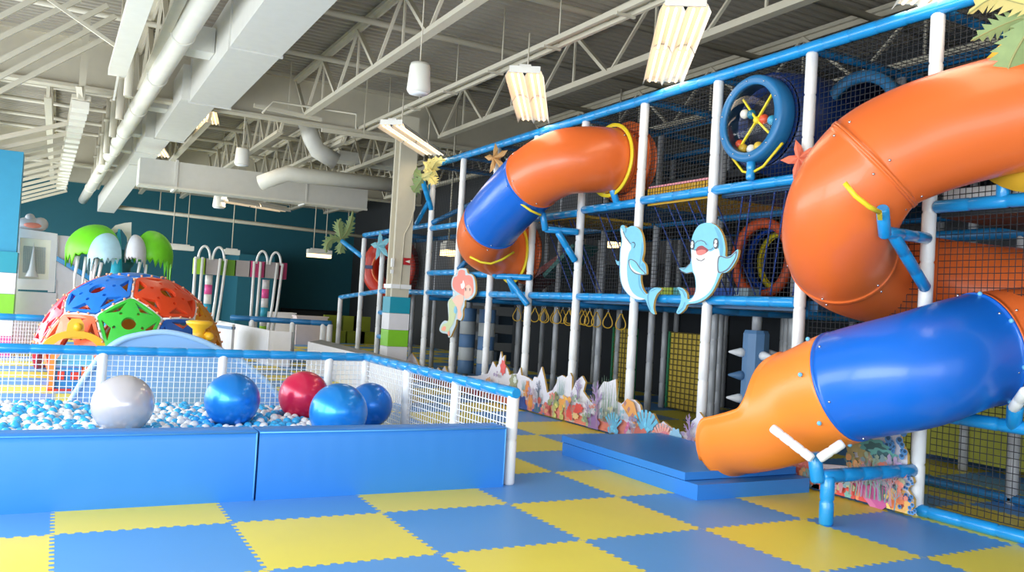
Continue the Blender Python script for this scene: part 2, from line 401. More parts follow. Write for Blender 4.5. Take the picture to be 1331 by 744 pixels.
# elbow pipe
a = at(338, 238, 1, 12.9); b = at(372, 226, 1, 12.6); c = at(520, 242, 1, 12.6)
mb = MB(); mb.tube([a, a.lerp(b, .7), b + Vector((.02, 0, .01)), b.lerp(c, .1), c], [.16, .165, .17, .165, .165], 18)
tag(obj('elbow_pipe', mb, WHITE_PAINT), 'thick white pipe with an elbow, below the grey cross duct', 'pipe')
a = at(405, 180, 1, 13.5); mb = MB(); mb.tube([a + Vector((-.2, 0, .5)), a, a + Vector((.15, 0, -.25)), a + Vector((.6, 0, -.45))], .2, 14); tag(obj('curved_duct', mb, DUCT), 'curved grey duct bend above the elbow pipe', 'duct')
# long thin pipe before the back wall
A = at(150, 269, 1, 26.5); B = at(560, 318, 1, 26.5)
t = thing('sprinkler_pipe', (A.x, 26.5, A.z), 'long thin cream pipe running level before the teal back wall', 'pipe')
mb = MB(); mb.tube([A, B], .07, 8); obj('pipe_body', mb, STEEL, t)
for k in (.12, .4, .7):
    p = A.lerp(B, k); mb = MB(); mb.tube([p, (p.x, p.y, 5.85)], .02, 6); obj('hanger_rod', mb, STEEL, t)

# cable tray over the lamps
t = thing('lamp_rail', (5.35, 6, 4.85), 'twin bar cream rail from which the long lamps hang', 'rail')
a = at(424, 190, 0, 5.35); b = at(850, 0, 0, 5.35); d = (b - a).normalized()
for s in (-.09, .09):
    mb = MB(); mb.beam(a + Vector((s, 0, 0)), b + d * 5 + Vector((s, 0, 0)), .045, .05); obj('bar', mb, STEEL, t)
mb = MB(); mb.beam(a + Vector((0, 0, .05)), b + d * 5 + Vector((0, 0, .05)), .16, .02); obj('tray_web', mb, STEEL, t)
k = 0
while k < 16:
    p = a + d * (k + .8)
    mb = MB(); mb.beam(p + Vector((-.13, 0, -.03)), p + Vector((.13, 0, -.03)), .04, .03); cl = obj('clamp', mb, STEEL, t)
    mb = MB(); mb.tube([p + Vector((.1, 0, 0)), (p.x + .1, p.y, 5.88)], .01, 6); obj('hanger_rod', mb, STEEL, cl)
    k += 1.6
LAMPW = mat('lamp_white_metal', (240, 235, 225), 0.35)
TUBE = mat('glowing_tube', (255, 244, 222), 0.4, emit=1.6, ecol=(255, 218, 168))
def lamp(c, yaw, L, label, pw=26, tilt=0.0, group=None, W=.46, parts=True, rods=None):
    """open fluorescent high bay: reflector wings with bright tubes facing down"""
    c = Vector(c); t = thing('strip_lamp', c, label, 'lamp', group)
    R = Matrix.Rotation(yaw, 3, 'Z') @ Matrix.Rotation(tilt, 3, 'X')
    def T(x, y, z): return c + R @ Vector((x, y, z))
    mb = MB()
    for half in (-1, 1):
        y0, y1 = (.015, L / 2) if half > 0 else (-L / 2, -.015)
        for xc in (-W / 4, W / 4):
            pr = [(-W / 4, -.07), (-W / 4 + .035, .0), (-.03, .03), (.03, .03), (W / 4 - .035, .0), (W / 4, -.07)]
            for i in range(5):
                q = [T(xc + pr[i][0], y0, pr[i][1]), T(xc + pr[i + 1][0], y0, pr[i + 1][1]), T(xc + pr[i + 1][0], y1, pr[i + 1][1]), T(xc + pr[i][0], y1, pr[i][1])]
                mb.plate(q, R @ Vector((0, 0, .006)))
    obj('reflector', mb, LAMPW, t)
    mb = MB(); mb.box(c + R @ Vector((0, 0, .06)), (.14, L * .98, .06), R=R); obj('housing', mb, LAMPW, t)
    for half in (-1, 1):
        for x in (-W * .33, -W * .17, W * .17, W * .33):
            mb = MB(); mb.tube([T(x, half * .05, -.03), T(x, half * (L / 2 - .04), -.03)], .014, 8); obj('light_tube', mb, TUBE, t)
        mb = MB(); mb.box(c + R @ Vector((0, half * L / 2, .02)), (W * .8, .02, .08), R=R); obj('end_cap', mb, LAMPW, t)
    for hx in (rods or (-L * .3, L * .3)):
        mb = MB(); p = T(0, hx, .08); mb.tube([p, (p.x, p.y, 4.9 if 4.2 < c.z < 4.3 and c.y < 11 else 5.88)], .01, 6); obj('hanger_rod', mb, STEEL, t)
    if pw:
        l = bpy.data.lights.new('lamp_light', 'AREA'); l.shape = 'RECTANGLE'; l.size = W; l.size_y = L; l.energy = pw; l.color = (1.0, .86, .66)
        o = bpy.data.objects.new('lamp_light', l); COL.objects.link(o); o.parent = t; o.rotation_euler = (0, 0, yaw); o.location = (0, 0, -.09)
YAW = -math.atan2(.57, .82)
for p, lab in (((508, 160, 567, 200), 'long lit lamp nearest the steel column, lowest in the row of four'),
               ((682, 92, 694, 155), 'long lit lamp above the blue and orange far slide, second in the row'),
               ((893, 0, 860, 107), 'large lit lamp above the play frame, cut by the top edge of the photo')):
    A = at(p[0], p[1], 2, 4.28); B = at(p[2], p[3], 2, 4.28); c = (A + B) / 2; dd = B - A
    lamp(c, -math.atan2(dd.x, dd.y), min(2.45, dd.length), lab, pw=9)
lamp(at(1155, -10, 2, 4.28) + Vector((-.3, -1.0, 0)), YAW, 2.4, 'lit lamp end at the top right above the blue top rail', pw=9)
# lamps farther back

lamp(at(332, 266, 1, 18.5), -PI / 2 + .5, 2.2, 'lit lamp just under the grey cross duct', pw=20)
lamp(at(268, 145, 1, 13), -.2, 2.4, 'lit lamp strip showing beside the right edge of the big duct', pw=20)
lamp(at(206, 196, 1, 17), -.2, 1.6, 'lit lamp peeping out between the big duct and the cross duct', pw=20)
WARM = mat('glowing_warm_diffuser', (255, 226, 170), .4, emit=2.2, ecol=(255, 222, 160))
def dim_lamp(px, py, y, w, lab, n=2, lit=False, ax=1):
    c = at(px, py, ax, y); t = thing('hanging_lamp', c, lab, 'lamp')
    mb = MB(); mb.box(c, (w, .3, .16)); mb.box(c + Vector((0, 0, .09)), (w * .7, .2, .06)); obj('lamp_body', mb, LAMPW, t)
    mb = MB(); mb.box(c - Vector((0, 0, .085)) - Vector((0, 0, .05 if lit else 0)), (w * .96, .3, .12 if lit else .01)); obj('diffuser', mb, WARM if lit else LAMPW, t)
    for k in range(n):
        x = c.x + (k - (n - 1) / 2) * w * .5; mb = MB(); mb.tube([(x, c.y, c.z + .05), (x, c.y, 5.9)], .018, 6); obj('hanger_rod', mb, STEEL, t)
dim_lamp(415, 328, 24, .85, 'small lit lamp glowing before the teal back wall', lit=True)
dim_lamp(583, 321, 7.2, .25, 'small lit lamp seen through the play frame, left of the mermaid', 1, True, 0)
dim_lamp(797, 309, 9.4, .3, 'small lit lamp seen through the play frame, left of the dolphins', 1, True, 0)
dim_lamp(233, 322, 26, .95, 'unlit pale lamp on two rods before the teal back wall')
dim_lamp(301, 328, 24, .5, 'small box lamp on a single rod left of the striped beam', 1)
def speaker(px, py, z, r, h, lab):
    c = at(px, py, 2, z); t = thing('pendant_speaker', c, lab, 'speaker')
    mb = MB(); mb.lathe(c, (0, 0, 1), [(-h / 2, r * .0), (-h / 2, r * .88), (-h / 2 + .03, r), (h / 2 - .04, r * .86), (h / 2, r * .78), (h / 2, 0)], 24); obj('speaker_body', mb, mat('speaker_white', (232, 228, 216), .45), t)
    mb = MB(); mb.lathe(c - Vector((0, 0, h / 2 + .003)), (0, 0, 1), [(0, 0), (0, r * .8), (-.01, r * .8), (-.01, 0)], 24); obj('speaker_grille', mb, mat('speaker_grille_white', (245, 246, 248), .5), t)
    mb = MB(); mb.tube([c + Vector((0, 0, h / 2)), (c.x, c.y, 5.88)], .008, 6); obj('cable', mb, STEEL, t)
speaker(545, 102, 4.2, .145, .36, 'white pendant speaker hanging right of the big duct, nearest one')
speaker(315, 204, 4.2, .15, .34, 'white pendant speaker above the grey cross duct')
speaker(285, 262, 3.9, .17, .34, 'small white pendant speaker just under the grey cross duct')
# pipe loop frame hanging above the duct crossing
mb = MB(); pts = [at(341, 147, 1, 10), at(355, 132, 1, 10), at(463, 148, 1, 10), at(463, 168, 1, 10)]
mb.tube(pts, .022, 8); tag(obj('bent_conduit', mb, STEEL), 'thin bent cream conduit loop right of the big duct', 'pipe')
for a, b, s in (((330, 137), (418, 156), 'upper'), ((418, 169), (525, 185), 'lower')):
    mb = MB(); mb.beam(at(*a, 1, 10.4), at(*b, 1, 10.4), .06, .07); q_ = (at(*a, 1, 10.4) + at(*b, 1, 10.4)) / 2; mb.beam(q_, (q_.x, q_.y, 5.88), .02, .02); tag(obj('cross_strut', mb, STEEL), s + ' short cream strut beside the bent conduit', 'strut')
    q_ = at(*b, 1, 10.4)

# ================================================================== COLUMNS
WR = [(20, 148, 172), (226, 224, 228), (132, 204, 44), (224, 222, 226), (252, 96, 168)]
def wrap(t, x0, x1, y0, y1, ztop, h, chamfer=True):
    for k, c in enumerate(WR):
        mb = MB(); z1 = ztop - k * h; z0 = max(0.0, z1 - h + .006); e = .0
        mb.box2((x0, y0, z0), (x1, y1, z1))
        o = obj('padding_block', mb, mat('pad_wrap_%d' % k, c, .42), t)
        part_label(o, ['teal', 'upper white', 'green', 'lower white', 'pink'][k] + ' padding block')
cx, cy = 5.62, 9.55
t = thing('steel_column', (cx, cy, 0), 'cream square steel column with striped padding, in front of the play frame', 'column')
mb = MB(); mb.box2((cx - .17, cy - .17, 0), (cx + .17, cy - .11, 5.0)); mb.box2((cx - .17, cy + .11, 0), (cx + .17, cy + .17, 5.0)); mb.box2((cx - .1, cy - .13, 0), (cx + .1, cy + .13, 5.0))
obj('shaft', mb, STEEL, t)
mb = MB(); mb.box2((cx - .2, cy - .2, 1.72), (cx + .2, cy + .2, 1.8)); obj('collar', mb, POST, t)
wrap(t, cx - .2, cx + .2, cy - .2, cy + .2, 1.56, .312)
mb = MB(); p = [(cx + .17, cy - .19, 3.9), (cx + .17, cy - .19, 3.25), (cx + .1, cy - .19, 2.95), (cx + .0, cy - .19, 2.75), (cx - .02, cy - .19, 1.7)]
mb.tube(p, .012, 8); obj('conduit', mb, STEEL, t)
al = thing('fire_alarm', (cx + .08, cy - .2, 2.2), 'small red fire alarm box on the cream steel column', 'alarm')
mb = MB(); mb.box((cx + .08, cy - .2, 2.24), (.13, .05, .13)); obj('alarm_body', mb, mat('alarm_red', (176, 28, 36), .4), al)
mb = MB(); mb.plate([(cx + .03, cy - .228, 2.24), (cx + .13, cy - .228, 2.21), (cx + .13, cy - .228, 2.27)], (0, -.004, 0)); obj('strobe_window', mb, WHITE_PAINT, al)
mb = MB(); mb.box((cx - .2, cy - .19, 2.2), (.05, .05, .16)); mb.box((cx - .2, cy - .19, 2.03), (.05, .04, .07)); tag(obj('junction_box', mb, POST), 'small white box clipped to the left side of the steel column', 'box')
# left pier padding
px_, py_ = -1.0, 12.95
t = thing('pier_padding', (px_, py_, 0), 'striped padding around the teal pier at the left edge', 'padding')
wrap(t, -1.38, -.76, 12.93, 13.63, 1.98, .40)

# ================================================================== PLAY FRAME
XF = 6.1
PY = [-2.45, -1.15, .15, 1.43, 2.73, 4.03, 5.33, 6.62, 7.92, 9.25]
ZT, Z2, Z1 = 4.12, 2.87, 1.68
fr = thing('play_structure', (XF, 4, 0), 'tall multi level climbing frame of white posts and blue rails along the right wall', 'playground')
def post(x, y, z0, z1, m=POST, r=.056):
    mb = MB(); mb.foam((x, y, z0), (x, y, z1), r, .42, 12); return obj('post', mb, m, fr)
def rail(a, b, m=RAIL, r=.052, pitch=.29):
    mb = MB(); mb.foam(a, b, r, pitch, 12); return obj('rail', mb, m, fr)
for y in PY: post(XF, y, .0, ZT - .05)
for i, y in enumerate((11.85, 13.15)): post(XF, y, 0, 2.72 if i == 0 else 2.9)
post(XF, 10.6, 0, 2.9); post(XF, 14.7, 0, 1.5)
rail((XF, -3.2, ZT), (XF, 9.3, ZT), r=.06)
rail((XF, 9.25, 2.97), (XF, 13.2, 2.97)); rail((XF, 11.85, 1.68), (XF, 14.75, 1.5), pitch=.4)
for a, b, z in ((1.43, .2, Z2), (2.68, 1.48, Z2), (3.98, 2.78, Z2 - .02), (5.28, 4.08, Z2 - .05), (9.2, 7.97, 2.9), (9.2, 7.97, 2.05), (7.87, 6.67, 2.0)):
    rail((XF, a, z), (XF, b, z))
for a, b in ((1.43, .2), (2.68, 1.48), (3.98, 2.78), (5.28, 4.08), (6.57, 5.38), (7.87, 6.67), (9.2, 7.97), (10.55, 9.3), (11.8, 10.65)):
    rail((XF, a, Z1), (XF, b, Z1))
rail((XF, -1.2, 2.48), (XF, -2.4, 2.48)); rail((XF, -1.2, .82), (XF, -2.4, .82), m=RAIL); rail((XF, -1.0, .045), (XF, -3.2, .045), r=.05)
rail((XF, -2.4, 2.48), (XF, -3.2, 2.48)); rail((XF, -2.4, .82), (XF, -3.2, .82))
for z in (.7, 1.22): rail((XF, 11.8, z), (XF, 10.65, z))
rail((XF, -1.9, .82), (XF, -1.9, .98)); rail((XF, -1.75, 2.5), (XF, -1.75, 2.68), r=.05)
# cross rails and inner rows
XI = [7.4, 8.7, 10.0]
for x in XI:
    for y in PY:
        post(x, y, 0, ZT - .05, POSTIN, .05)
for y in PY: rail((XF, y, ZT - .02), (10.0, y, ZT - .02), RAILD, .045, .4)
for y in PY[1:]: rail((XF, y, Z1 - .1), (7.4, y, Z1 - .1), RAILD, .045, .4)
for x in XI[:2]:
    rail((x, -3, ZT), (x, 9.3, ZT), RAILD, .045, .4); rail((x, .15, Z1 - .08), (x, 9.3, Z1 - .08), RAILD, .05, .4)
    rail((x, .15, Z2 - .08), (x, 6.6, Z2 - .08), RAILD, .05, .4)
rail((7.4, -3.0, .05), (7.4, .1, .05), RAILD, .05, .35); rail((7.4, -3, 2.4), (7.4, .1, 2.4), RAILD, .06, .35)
rail((7.4, 7.95, 3.9), (XF, 9.2, 3.0), RAILD, .05, .3); rail((XF, 7.9, 2.1), (7.4, 6.7, 3.8), RAILD, .05, .3)
for a in ((XF, 9.25, 3.9), (XF, 9.25, 2.97)):
    pass
rail((XF, 9.25, 3.55), (XF - .1, 9.75, 3.0), RAIL, .045, .25); rail((XF, 9.25, 3.2), (XF, 9.4, 3.85), RAIL, .05, .2)
for x in (7.4,): 
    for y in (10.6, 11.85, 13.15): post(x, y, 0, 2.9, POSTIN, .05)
rail((XF, 11.85, 2.95), (7.4, 11.85, 2.95), RAILD); rail((XF, 13.15, 2.95), (7.4, 13.15, 2.95), RAILD); rail((7.4, 9.3, 2.95), (7.4, 13.2, 2.95), RAILD)
# platforms: padded decks
DECKM = mat('dark_blue_platform_vinyl', (26, 74, 112), .5); YDECK = mat('yellow_platform_vinyl', (206, 160, 40), .5); BLK = mat('dark_platform_vinyl', (44, 46, 50), .6)
def platform(x0, x1, y0, y1, z, m, lab=None, th=.1):
    mb = MB(); mb.box2((x0, y0, z - th), (x1, y1, z)); o = obj('platform', mb, m, fr)
    if lab: part_label(o, lab)
platform(XF + .08, 7.34, -.0, 2.7, Z1 + .02, DECKM); platform(XF + .08, 7.34, 2.76, 5.3, Z1 + .02, DECKM); platform(XF + .08, 7.34, 5.36, 9.2, Z1 + .02, DECKM)
platform(7.46, 8.64, .2, 9.2, Z1 + .0, BLK); platform(8.76, 9.95, -3, 9.2, Z1 + .0, BLK)
platform(XF + .08, 7.34, 1.5, 2.68, Z2 + .04, YDECK, 'yellow padded deck'); platform(XF + .08, 7.34, 2.78, 3.98, Z2 + .02, DECKM); platform(XF + .08, 7.34, 4.08, 5.3, Z2 + .0, YDECK, 'yellow padded deck')
platform(XF + .08, 8.64, .2, 1.38, Z2 + .02, DECKM); platform(7.46, 8.64, 1.5, 6.6, Z2 - .02, BLK); platform(XF + .08, 8.64, -3, -1.2, 2.5, BLK); platform(7.46, 9.95, -3, 6.6, 2.52 + .9, BLK)
mb = MB()
for k in range(24): mb.box((XF + .1, 1.52 + k * .05, Z2 + .11), (.05, .03, .08), 0 if k % 1 == 0 else 1)
part_label(obj('deck_edge', mb, YDECK, fr), 'yellow fluted deck edge')
mb = MB(); mb.box2((XF + .08, 1.5, Z2 + .15), (XF + .13, 2.68, Z2 + .175)); part_label(obj('deck_edge', mb, mat('pink_trim', (216, 140, 150), .5), fr), 'pink strip on the deck edge')
for k, (a, b, c) in enumerate(((3.9, 3.2, (24, 96, 150)), (3.15, 2.82, (182, 206, 60)), (2.8, 2.62, (90, 190, 190)), (2.55, 2.1, (150, 56, 40)), (2.05, 1.75, (40, 90, 180)), (1.72, 1.5, (150, 176, 190)))):
    mb = MB(); mb.box2((6.75, a, Z1 + .04), (6.95, b, Z1 + .17)); o = obj('deck_block', mb, mat('deck_block_%d' % k, c, .5), fr); part_label(o, ['deep blue', 'lime', 'aqua', 'brick red', 'blue', 'pale grey'][k] + ' padded block on the deck')
# white padded strip over the right upper deck
mb = MB(); mb.box2((XF + .1, -3, 2.52), (XF + .2, -1.2, 2.63)); part_label(obj('deck_edge', mb, POST, fr), 'white padded deck edge')
# nets
def net(P0, U, V, nu, nv, m=NETB, r=.0032, sag=.006):
    return obj('safety_net', net_grid(P0, U, V, nu, nv, r, sag=sag), m, fr)
xn = XF + .06
for i in range(1, len(PY)):
    y0, y1 = PY[i - 1] + .06, PY[i] - .06
    if i in (1,):
        net((xn, y0, .1), (0, y1 - y0, 0), (0, 0, 4.0), 23, 76)
        continue
    if i == 2: net((xn, y0, .5), (0, y1 - y0, 0), (0, 0, 3.6), 23, 68); continue
    net((xn, y0, Z2 + .05), (0, y1 - y0, 0), (0, 0, ZT - Z2 - .1), 23, 24)
    net((xn, y0, Z1 + .05), (0, y1 - y0, 0), (0, 0, Z2 - Z1 - .12), 23, 22)
net((XF + .06, 9.3, Z1 + .1), (0, 2.5, 0), (0, 0, 1.2), 40, 20)
for i in range(2, len(PY)): net((8.66, PY[i - 1], Z2 - .02), (0, 1.3, 0), (0, 0, 1.2), 20, 20, r=.004)
for i in range(1, len(PY)): net((XF + .08, PY[i - 1], ZT - .03), (1.25, 0, 0), (0, 1.3, 0), 14, 14, r=.004)
# grey mesh backing curtain between upper decks
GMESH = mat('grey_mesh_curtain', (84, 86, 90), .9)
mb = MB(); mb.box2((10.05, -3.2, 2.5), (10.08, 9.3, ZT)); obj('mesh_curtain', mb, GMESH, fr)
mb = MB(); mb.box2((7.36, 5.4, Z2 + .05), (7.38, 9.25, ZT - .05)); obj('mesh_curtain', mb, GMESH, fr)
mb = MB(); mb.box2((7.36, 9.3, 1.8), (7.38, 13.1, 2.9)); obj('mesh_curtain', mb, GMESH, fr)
mb = MB(); mb.box2((10.05, -3.2, 0), (10.08, 13, 2.5)); obj('shade_backing', mb, mat('interior_shade_sheet', (36, 40, 46), .9), fr)  # near-black sheet added to give the lower interior its deep shade
# yellow rope grid panels inside
YG = mat('yellow_rope_panel', (196, 168, 62), .6); GB = mat('green_binding', (20, 110, 70), .6)
for y0, y1 in ((6.15, 6.75), (4.45, 5.2)):
    mb = MB(); mb.box2((8.72, y0, .03), (8.74, y1, 1.24)); o = obj('rope_panel', mb, YG, fr); part_label(o, 'yellow woven panel with green edge')
    mb2 = net_grid((8.70, y0, .03), (0, y1 - y0, 0), (0, 0, 1.21), 7, 14, .009); p = obj('cord', mb2, mat('brown_cord', (96, 84, 40), .7), fr)
    mb3 = MB(); mb3.box2((8.69, y0 - .03, .02), (8.76, y0 + .01, 1.25)); mb3.box2((8.69, y1 - .01, .02), (8.76, y1 + .03, 1.25)); obj('panel_edge', mb3, GB, fr)
mb = MB(); mb.box2((8.7, 2.5, .03), (8.74, 2.62, 1.3)); obj('panel_edge', mb, YDECK, fr)
YGD = mat('olive_mesh', (150, 150, 50), .7)
mb = MB(); mb.box2((8.72, -1.1, .1), (8.74, .9, 1.5)); part_label(obj('rope_panel', mb, YGD, fr), 'olive mesh panel')
# inner ladder behind the mermaid, dark slats
mb = MB()
for k in range(5): mb.box((7.2, 8.6, .25 + k * .33), (.3, 1.1, .16))
part_label(obj('climbing_steps', mb, mat('dark_step_vinyl', (30, 46, 60), .5), fr), 'dark padded steps')
# dark red inner chute
mb = MB(); A = at(752, 330, 0, 7.9); B = at(690, 372, 0, 7.9); mb.beam(A, B, .5, .12); part_label(obj('inner_chute', mb, mat('dark_red_vinyl', (120, 40, 34), .5), fr), 'dark red sloping chute')
mb = MB(); A = at(735, 345, 0, 7.6); B = at(600, 380, 0, 7.6); mb.beam(A + Vector((0, -.6, .3)), A + Vector((0, .3, -.2)), .5, .08); part_label(obj('inner_chute', mb, mat('teal_vinyl', (40, 110, 104), .5), fr), 'teal sloping board')

# blue rope lattice in front bays, level one to two
ROPE = mat('blue_rope', (30, 62, 140), .6)
def rope(a, b, lab=None):
    a = Vector(a); b = Vector(b); pts = []; n = 14
    mb = MB(); rs = []
    for k in range(n * 2 + 1): pts.append(a.lerp(b, k / (n * 2))); rs.append(.011 if k % 2 else .008)
    mb.tube(pts, rs, 6); return obj('rope', mb, ROPE, fr)
for y0 in (5.2, 5.0, 4.85, 4.55, 4.45, 2.6, 3.8, 3.62, 2.35, 2.22, 1.98, 1.85, 1.55):
    rope((XF + .12, y0, Z2 - .05), (6.5, y0 - .42, Z1 + .08))
for y0 in (1.2, 1.08, .75, .6, .3): rope((XF + .12, y0 - .1, Z2 - .05), (6.4, y0 + .22, Z1 + .08))
# hanging ring handles
RB = mat('mustard_handle', (216, 170, 50), .45)
proto = None
hs = [(672, 410, 7.1), (682, 411, 7.5), (695, 411, 7.1), (708, 412, 7.1), (706, 411, 7.5), (721, 413, 7.5), (724, 413, 7.1), (731, 413, 7.5), (739, 415, 7.1), (740, 413, 7.5), (756, 414, 7.5), (760, 415, 7.5), (766, 416, 7.1), (775, 417, 7.3), (790, 418, 7.2), (807, 420, 7.1)]
for px, py, X in hs:
    p = at(px, py, 0, X)
    if proto is None:
        t = thing('ring_handle', p, 'mustard teardrop handle hanging on a short chain below the first deck', 'handle', 'teardrop handles under the deck')
        pts = []
        for k in range(20):
            a = 2 * PI * k / 20; rr = .068; yy = math.sin(a) * rr * (1 - .35 * math.cos(a)); zz = math.cos(a) * .1 + (.03 if math.cos(a) > .85 else 0)
            pts.append(p + Vector((yy * .877, -yy * .477, zz)))
        mb = MB(); mb.tube(pts, .0085, 8, closed=True); obj('grip', mb, RB, t)
        mb = MB()
        for k in range(7):
            c = p + Vector((0, 0, .15 + k * .028)); q = []
            for j in range(8):
                a = 2 * PI * j / 8; o = Vector((math.cos(a) * .01, 0, 0)) if k % 2 else Vector((0, math.cos(a) * .01, 0)); q.append(c + o + Vector((0, 0, math.sin(a) * .02)))
            mb.tube(q, .004, 5, closed=True)
        obj('chain', mb, SILVER, t); proto = t
    else:
        c = proto.copy(); COL.objects.link(c); c.location = p
        for ch in list(proto.children): d_ = ch.copy(); COL.objects.link(d_); d_.parent = c
# overhead bar carrying the handles is the deck rail at x=7.4
# striped punch bags
def striped(y, lab, x=6.7, z0=.22, z1=1.43, r=.15):
    t = thing('punch_bag', (x, y, 0), lab, 'punch bag')
    n = 5; h = (z1 - z0) / n
    for k in range(n):
        c = (82, 118, 160) if k % 2 == 0 else (176, 180, 182)
        mb = MB(); mb.lathe((x, y, z0 + k * h), (0, 0, 1), [(0, 0), (0, r * .97), (.01, r), (h - .01, r), (h - .001, r * .97), (h - .001, 0)], 20); part_label(obj('stripe_section', mb, mat('bag_%d' % (k % 2), c, .55), t), 'blue section' if k % 2 == 0 else 'grey section')
    mb = MB(); mb.tube([(x, y, .0), (x, y, z0)], .05, 10); obj('core_pole', mb, POSTIN, t); mb = MB(); mb.tube([(x, y, z1), (x, y, 1.66)], .05, 10); obj('core_pole', mb, POSTIN, t)
striped(8.6, 'striped blue and grey punch bag left of its twin, behind the mermaid'); striped(7.82, 'striped blue and grey punch bag right of its twin, behind the mermaid')
# spiked column
x, y = 6.95, 1.54
t = thing('spiked_column', (x, y, 0), 'blue padded column with white cone spikes, left of the big slide mouth', 'column')
mb = MB(); mb.lathe((x, y, 0), (0, 0, 1), [(0.02, 0), (.02, .15), (1.34, .15), (1.38, .13), (1.38, 0)], 10, smooth=False); obj('column_pad', mb, mat('steel_blue_vinyl', (84, 122, 162), .5, bump=.1), t)
mb = MB(); mb.tube([(x, y, 1.38), (x, y, 1.62)], .055, 12); obj('core_pole', mb, POSTIN, t)
for k, (z, ang, wt) in enumerate(((1.12, 151, 1), (1.1, 262, 1), (1.12, -25, 1), (.86, 156, 0), (.83, 285, 0), (.60, 151, 1), (.58, 262, 1), (.86, 60, 0))):
    a = math.radians(ang); dv = Vector((math.cos(a), math.sin(a), 0)); 
    a2 = math.radians(ang); dv = Vector((math.cos(a2), math.sin(a2), 0))
    mb = MB(); mb.lathe(Vector((x, y, z)) + dv * .13, dv, [(0, 0), (0, .055), (.05, .05), (.17, .012), (.18, 0)], 14)
    part_label(obj('spike', mb, mat('spike_white', (222, 224, 226), .5) if wt else mat('steel_blue_vinyl', (84, 122, 162), .5), t), 'white cone' if wt else 'blue cone')
# crawl ring openings
def crawl(c, axis, r, w, m, name, lab, cat, inner=NAVY, extra=None, depth=.9):
    t = thing(name, c, lab, cat)
    mb = MB(); mb.lathe(c, axis, [(0, r - w), (-.03, r - w + .01), (-.04, r - w / 2), (-.03, r), (.05, r + .0), (.06, r - w), (0, r - w)], 40); obj('rim', mb, m, t)
    mb = MB(); mb.lathe(c, axis, [(.05, r - w * .5), (depth, r - w * .5), (depth, r - w * .55), (.05, r - w * .55)], 40); obj('tunnel_body', mb, inner, t)
    return t
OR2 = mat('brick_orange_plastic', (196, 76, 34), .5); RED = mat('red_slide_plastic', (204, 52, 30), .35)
c = at(990, 337, 0, 7.45)
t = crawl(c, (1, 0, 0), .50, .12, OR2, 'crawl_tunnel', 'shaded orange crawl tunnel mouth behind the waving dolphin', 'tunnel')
mb = MB(); mb.lathe(c + Vector((.15, 0, 0)), (1, 0, 0), [(0, .36), (0, .43), (.05, .43), (.05, .36)], 32); obj('inner_ring', mb, mat('royal_blue_plastic', (24, 70, 170), .4), t)
mb = MB(); mb.lathe(c + Vector((.3, 0, 0)), (1, 0, 0), [(0, .32), (0, .38), (.05, .38), (.05, .32)], 32); obj('inner_ring', mb, YEL, t)
# red tube end at the far left of the frame
c = Vector((6.75, 13.15, 2.25))
t = thing('red_tube', c, 'red tube slide end at the far end of the play frame', 'tunnel')
ax = Vector((-.75, -.65, 0)).normalized()
mb = MB(); mb.lathe(c, ax, [(-.8, .66), (.0, .66), (.02, .70), (.06, .70), (.08, .6), (.08, .38), (.0, .36), (-.7, .36)], 40); obj('tube_body', mb, RED, t)
mb = MB(); mb.lathe(c - ax * .3, ax, [(-.3, 0), (-.3, .35), (0, .35), (0, 0)], 24); part_label(obj('throat_shade_disc', mb, BLACK, t), 'black disc as the shade in the throat')  # black disc added inside, standing for the shade down the tube
mb = MB(); mb.lathe(c + ax * .09, ax, [(-.02, .38), (.02, .385), (.02, .42), (-.02, .425)], 40); obj('rim_ring', mb, ORANGE, t)
mb = MB(); mb.box(c + ax * .1 + Vector((-.38, .36, 0)), (.3, .02, .08), rz=-.75); obj('blue_strap', mb, NAVY, t)
# blue tunnel at the upper right, behind the drum
c = at(1114, 160, 0, 6.6)
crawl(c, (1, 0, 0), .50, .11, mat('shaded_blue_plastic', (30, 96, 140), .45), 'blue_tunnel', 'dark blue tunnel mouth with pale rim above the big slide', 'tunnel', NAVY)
# ball drum
c = Vector((5.98, .81, 3.53)); R0 = .44
t = thing('ball_drum', c, 'round blue window drum with clear front and coloured balls on the upper level', 'drum')
BR = mat('drum_blue_plastic', (34, 110, 164), .38)
mb = MB(); mb.lathe(c, (1, 0, 0), [(0, .345), (-.02, .35), (-.02, R0 - .02), (0, R0), (.16, R0), (.18, R0 - .01), (.18, .35), (0, .345)], 48); obj('rim', mb, BR, t)
for k in range(10):
    a = 2 * PI * k / 10 + .2; bolt(t, c + Vector((-.022, math.cos(a) * .39, math.sin(a) * .39)), .009, SILVER)
mb = MB(); mb.lathe(c + Vector((.5, 0, 0)), (1, 0, 0), [(-.3, .47), (-.3, .5), (.1, .56), (.9, .56), (.9, .34), (-.32, .34), (-.32, .47)], 40); obj('drum_body', mb, NAVY, t)
mb = MB(); mb.lathe(c + Vector((.30, 0, 0)), (1, 0, 0), [(0, 0), (0, .34), (.02, .34), (.02, 0)], 40); part_label(obj('back_disc', mb, mat('dark_disc', (66, 66, 76), .3), t), 'dark see through back')
mb = MB()
pr = [(-.10, 0.001), (-.095, .1), (-.08, .2), (-.045, .28), (-.01, .336)]; mb.lathe(c, (1, 0, 0), pr, 40)
GL = bpy.data.materials.new('clear_acrylic'); GL.use_nodes = True; nt = GL.node_tree; nt.nodes.clear()
o_ = nt.nodes.new('ShaderNodeOutputMaterial'); mixn = nt.nodes.new('ShaderNodeMixShader'); tr = nt.nodes.new('ShaderNodeBsdfTransparent'); gl = nt.nodes.new('ShaderNodeBsdfGlossy'); fz = nt.nodes.new('ShaderNodeFresnel'); fz.inputs[0].default_value = 1.25; gl.inputs['Roughness'].default_value = .03
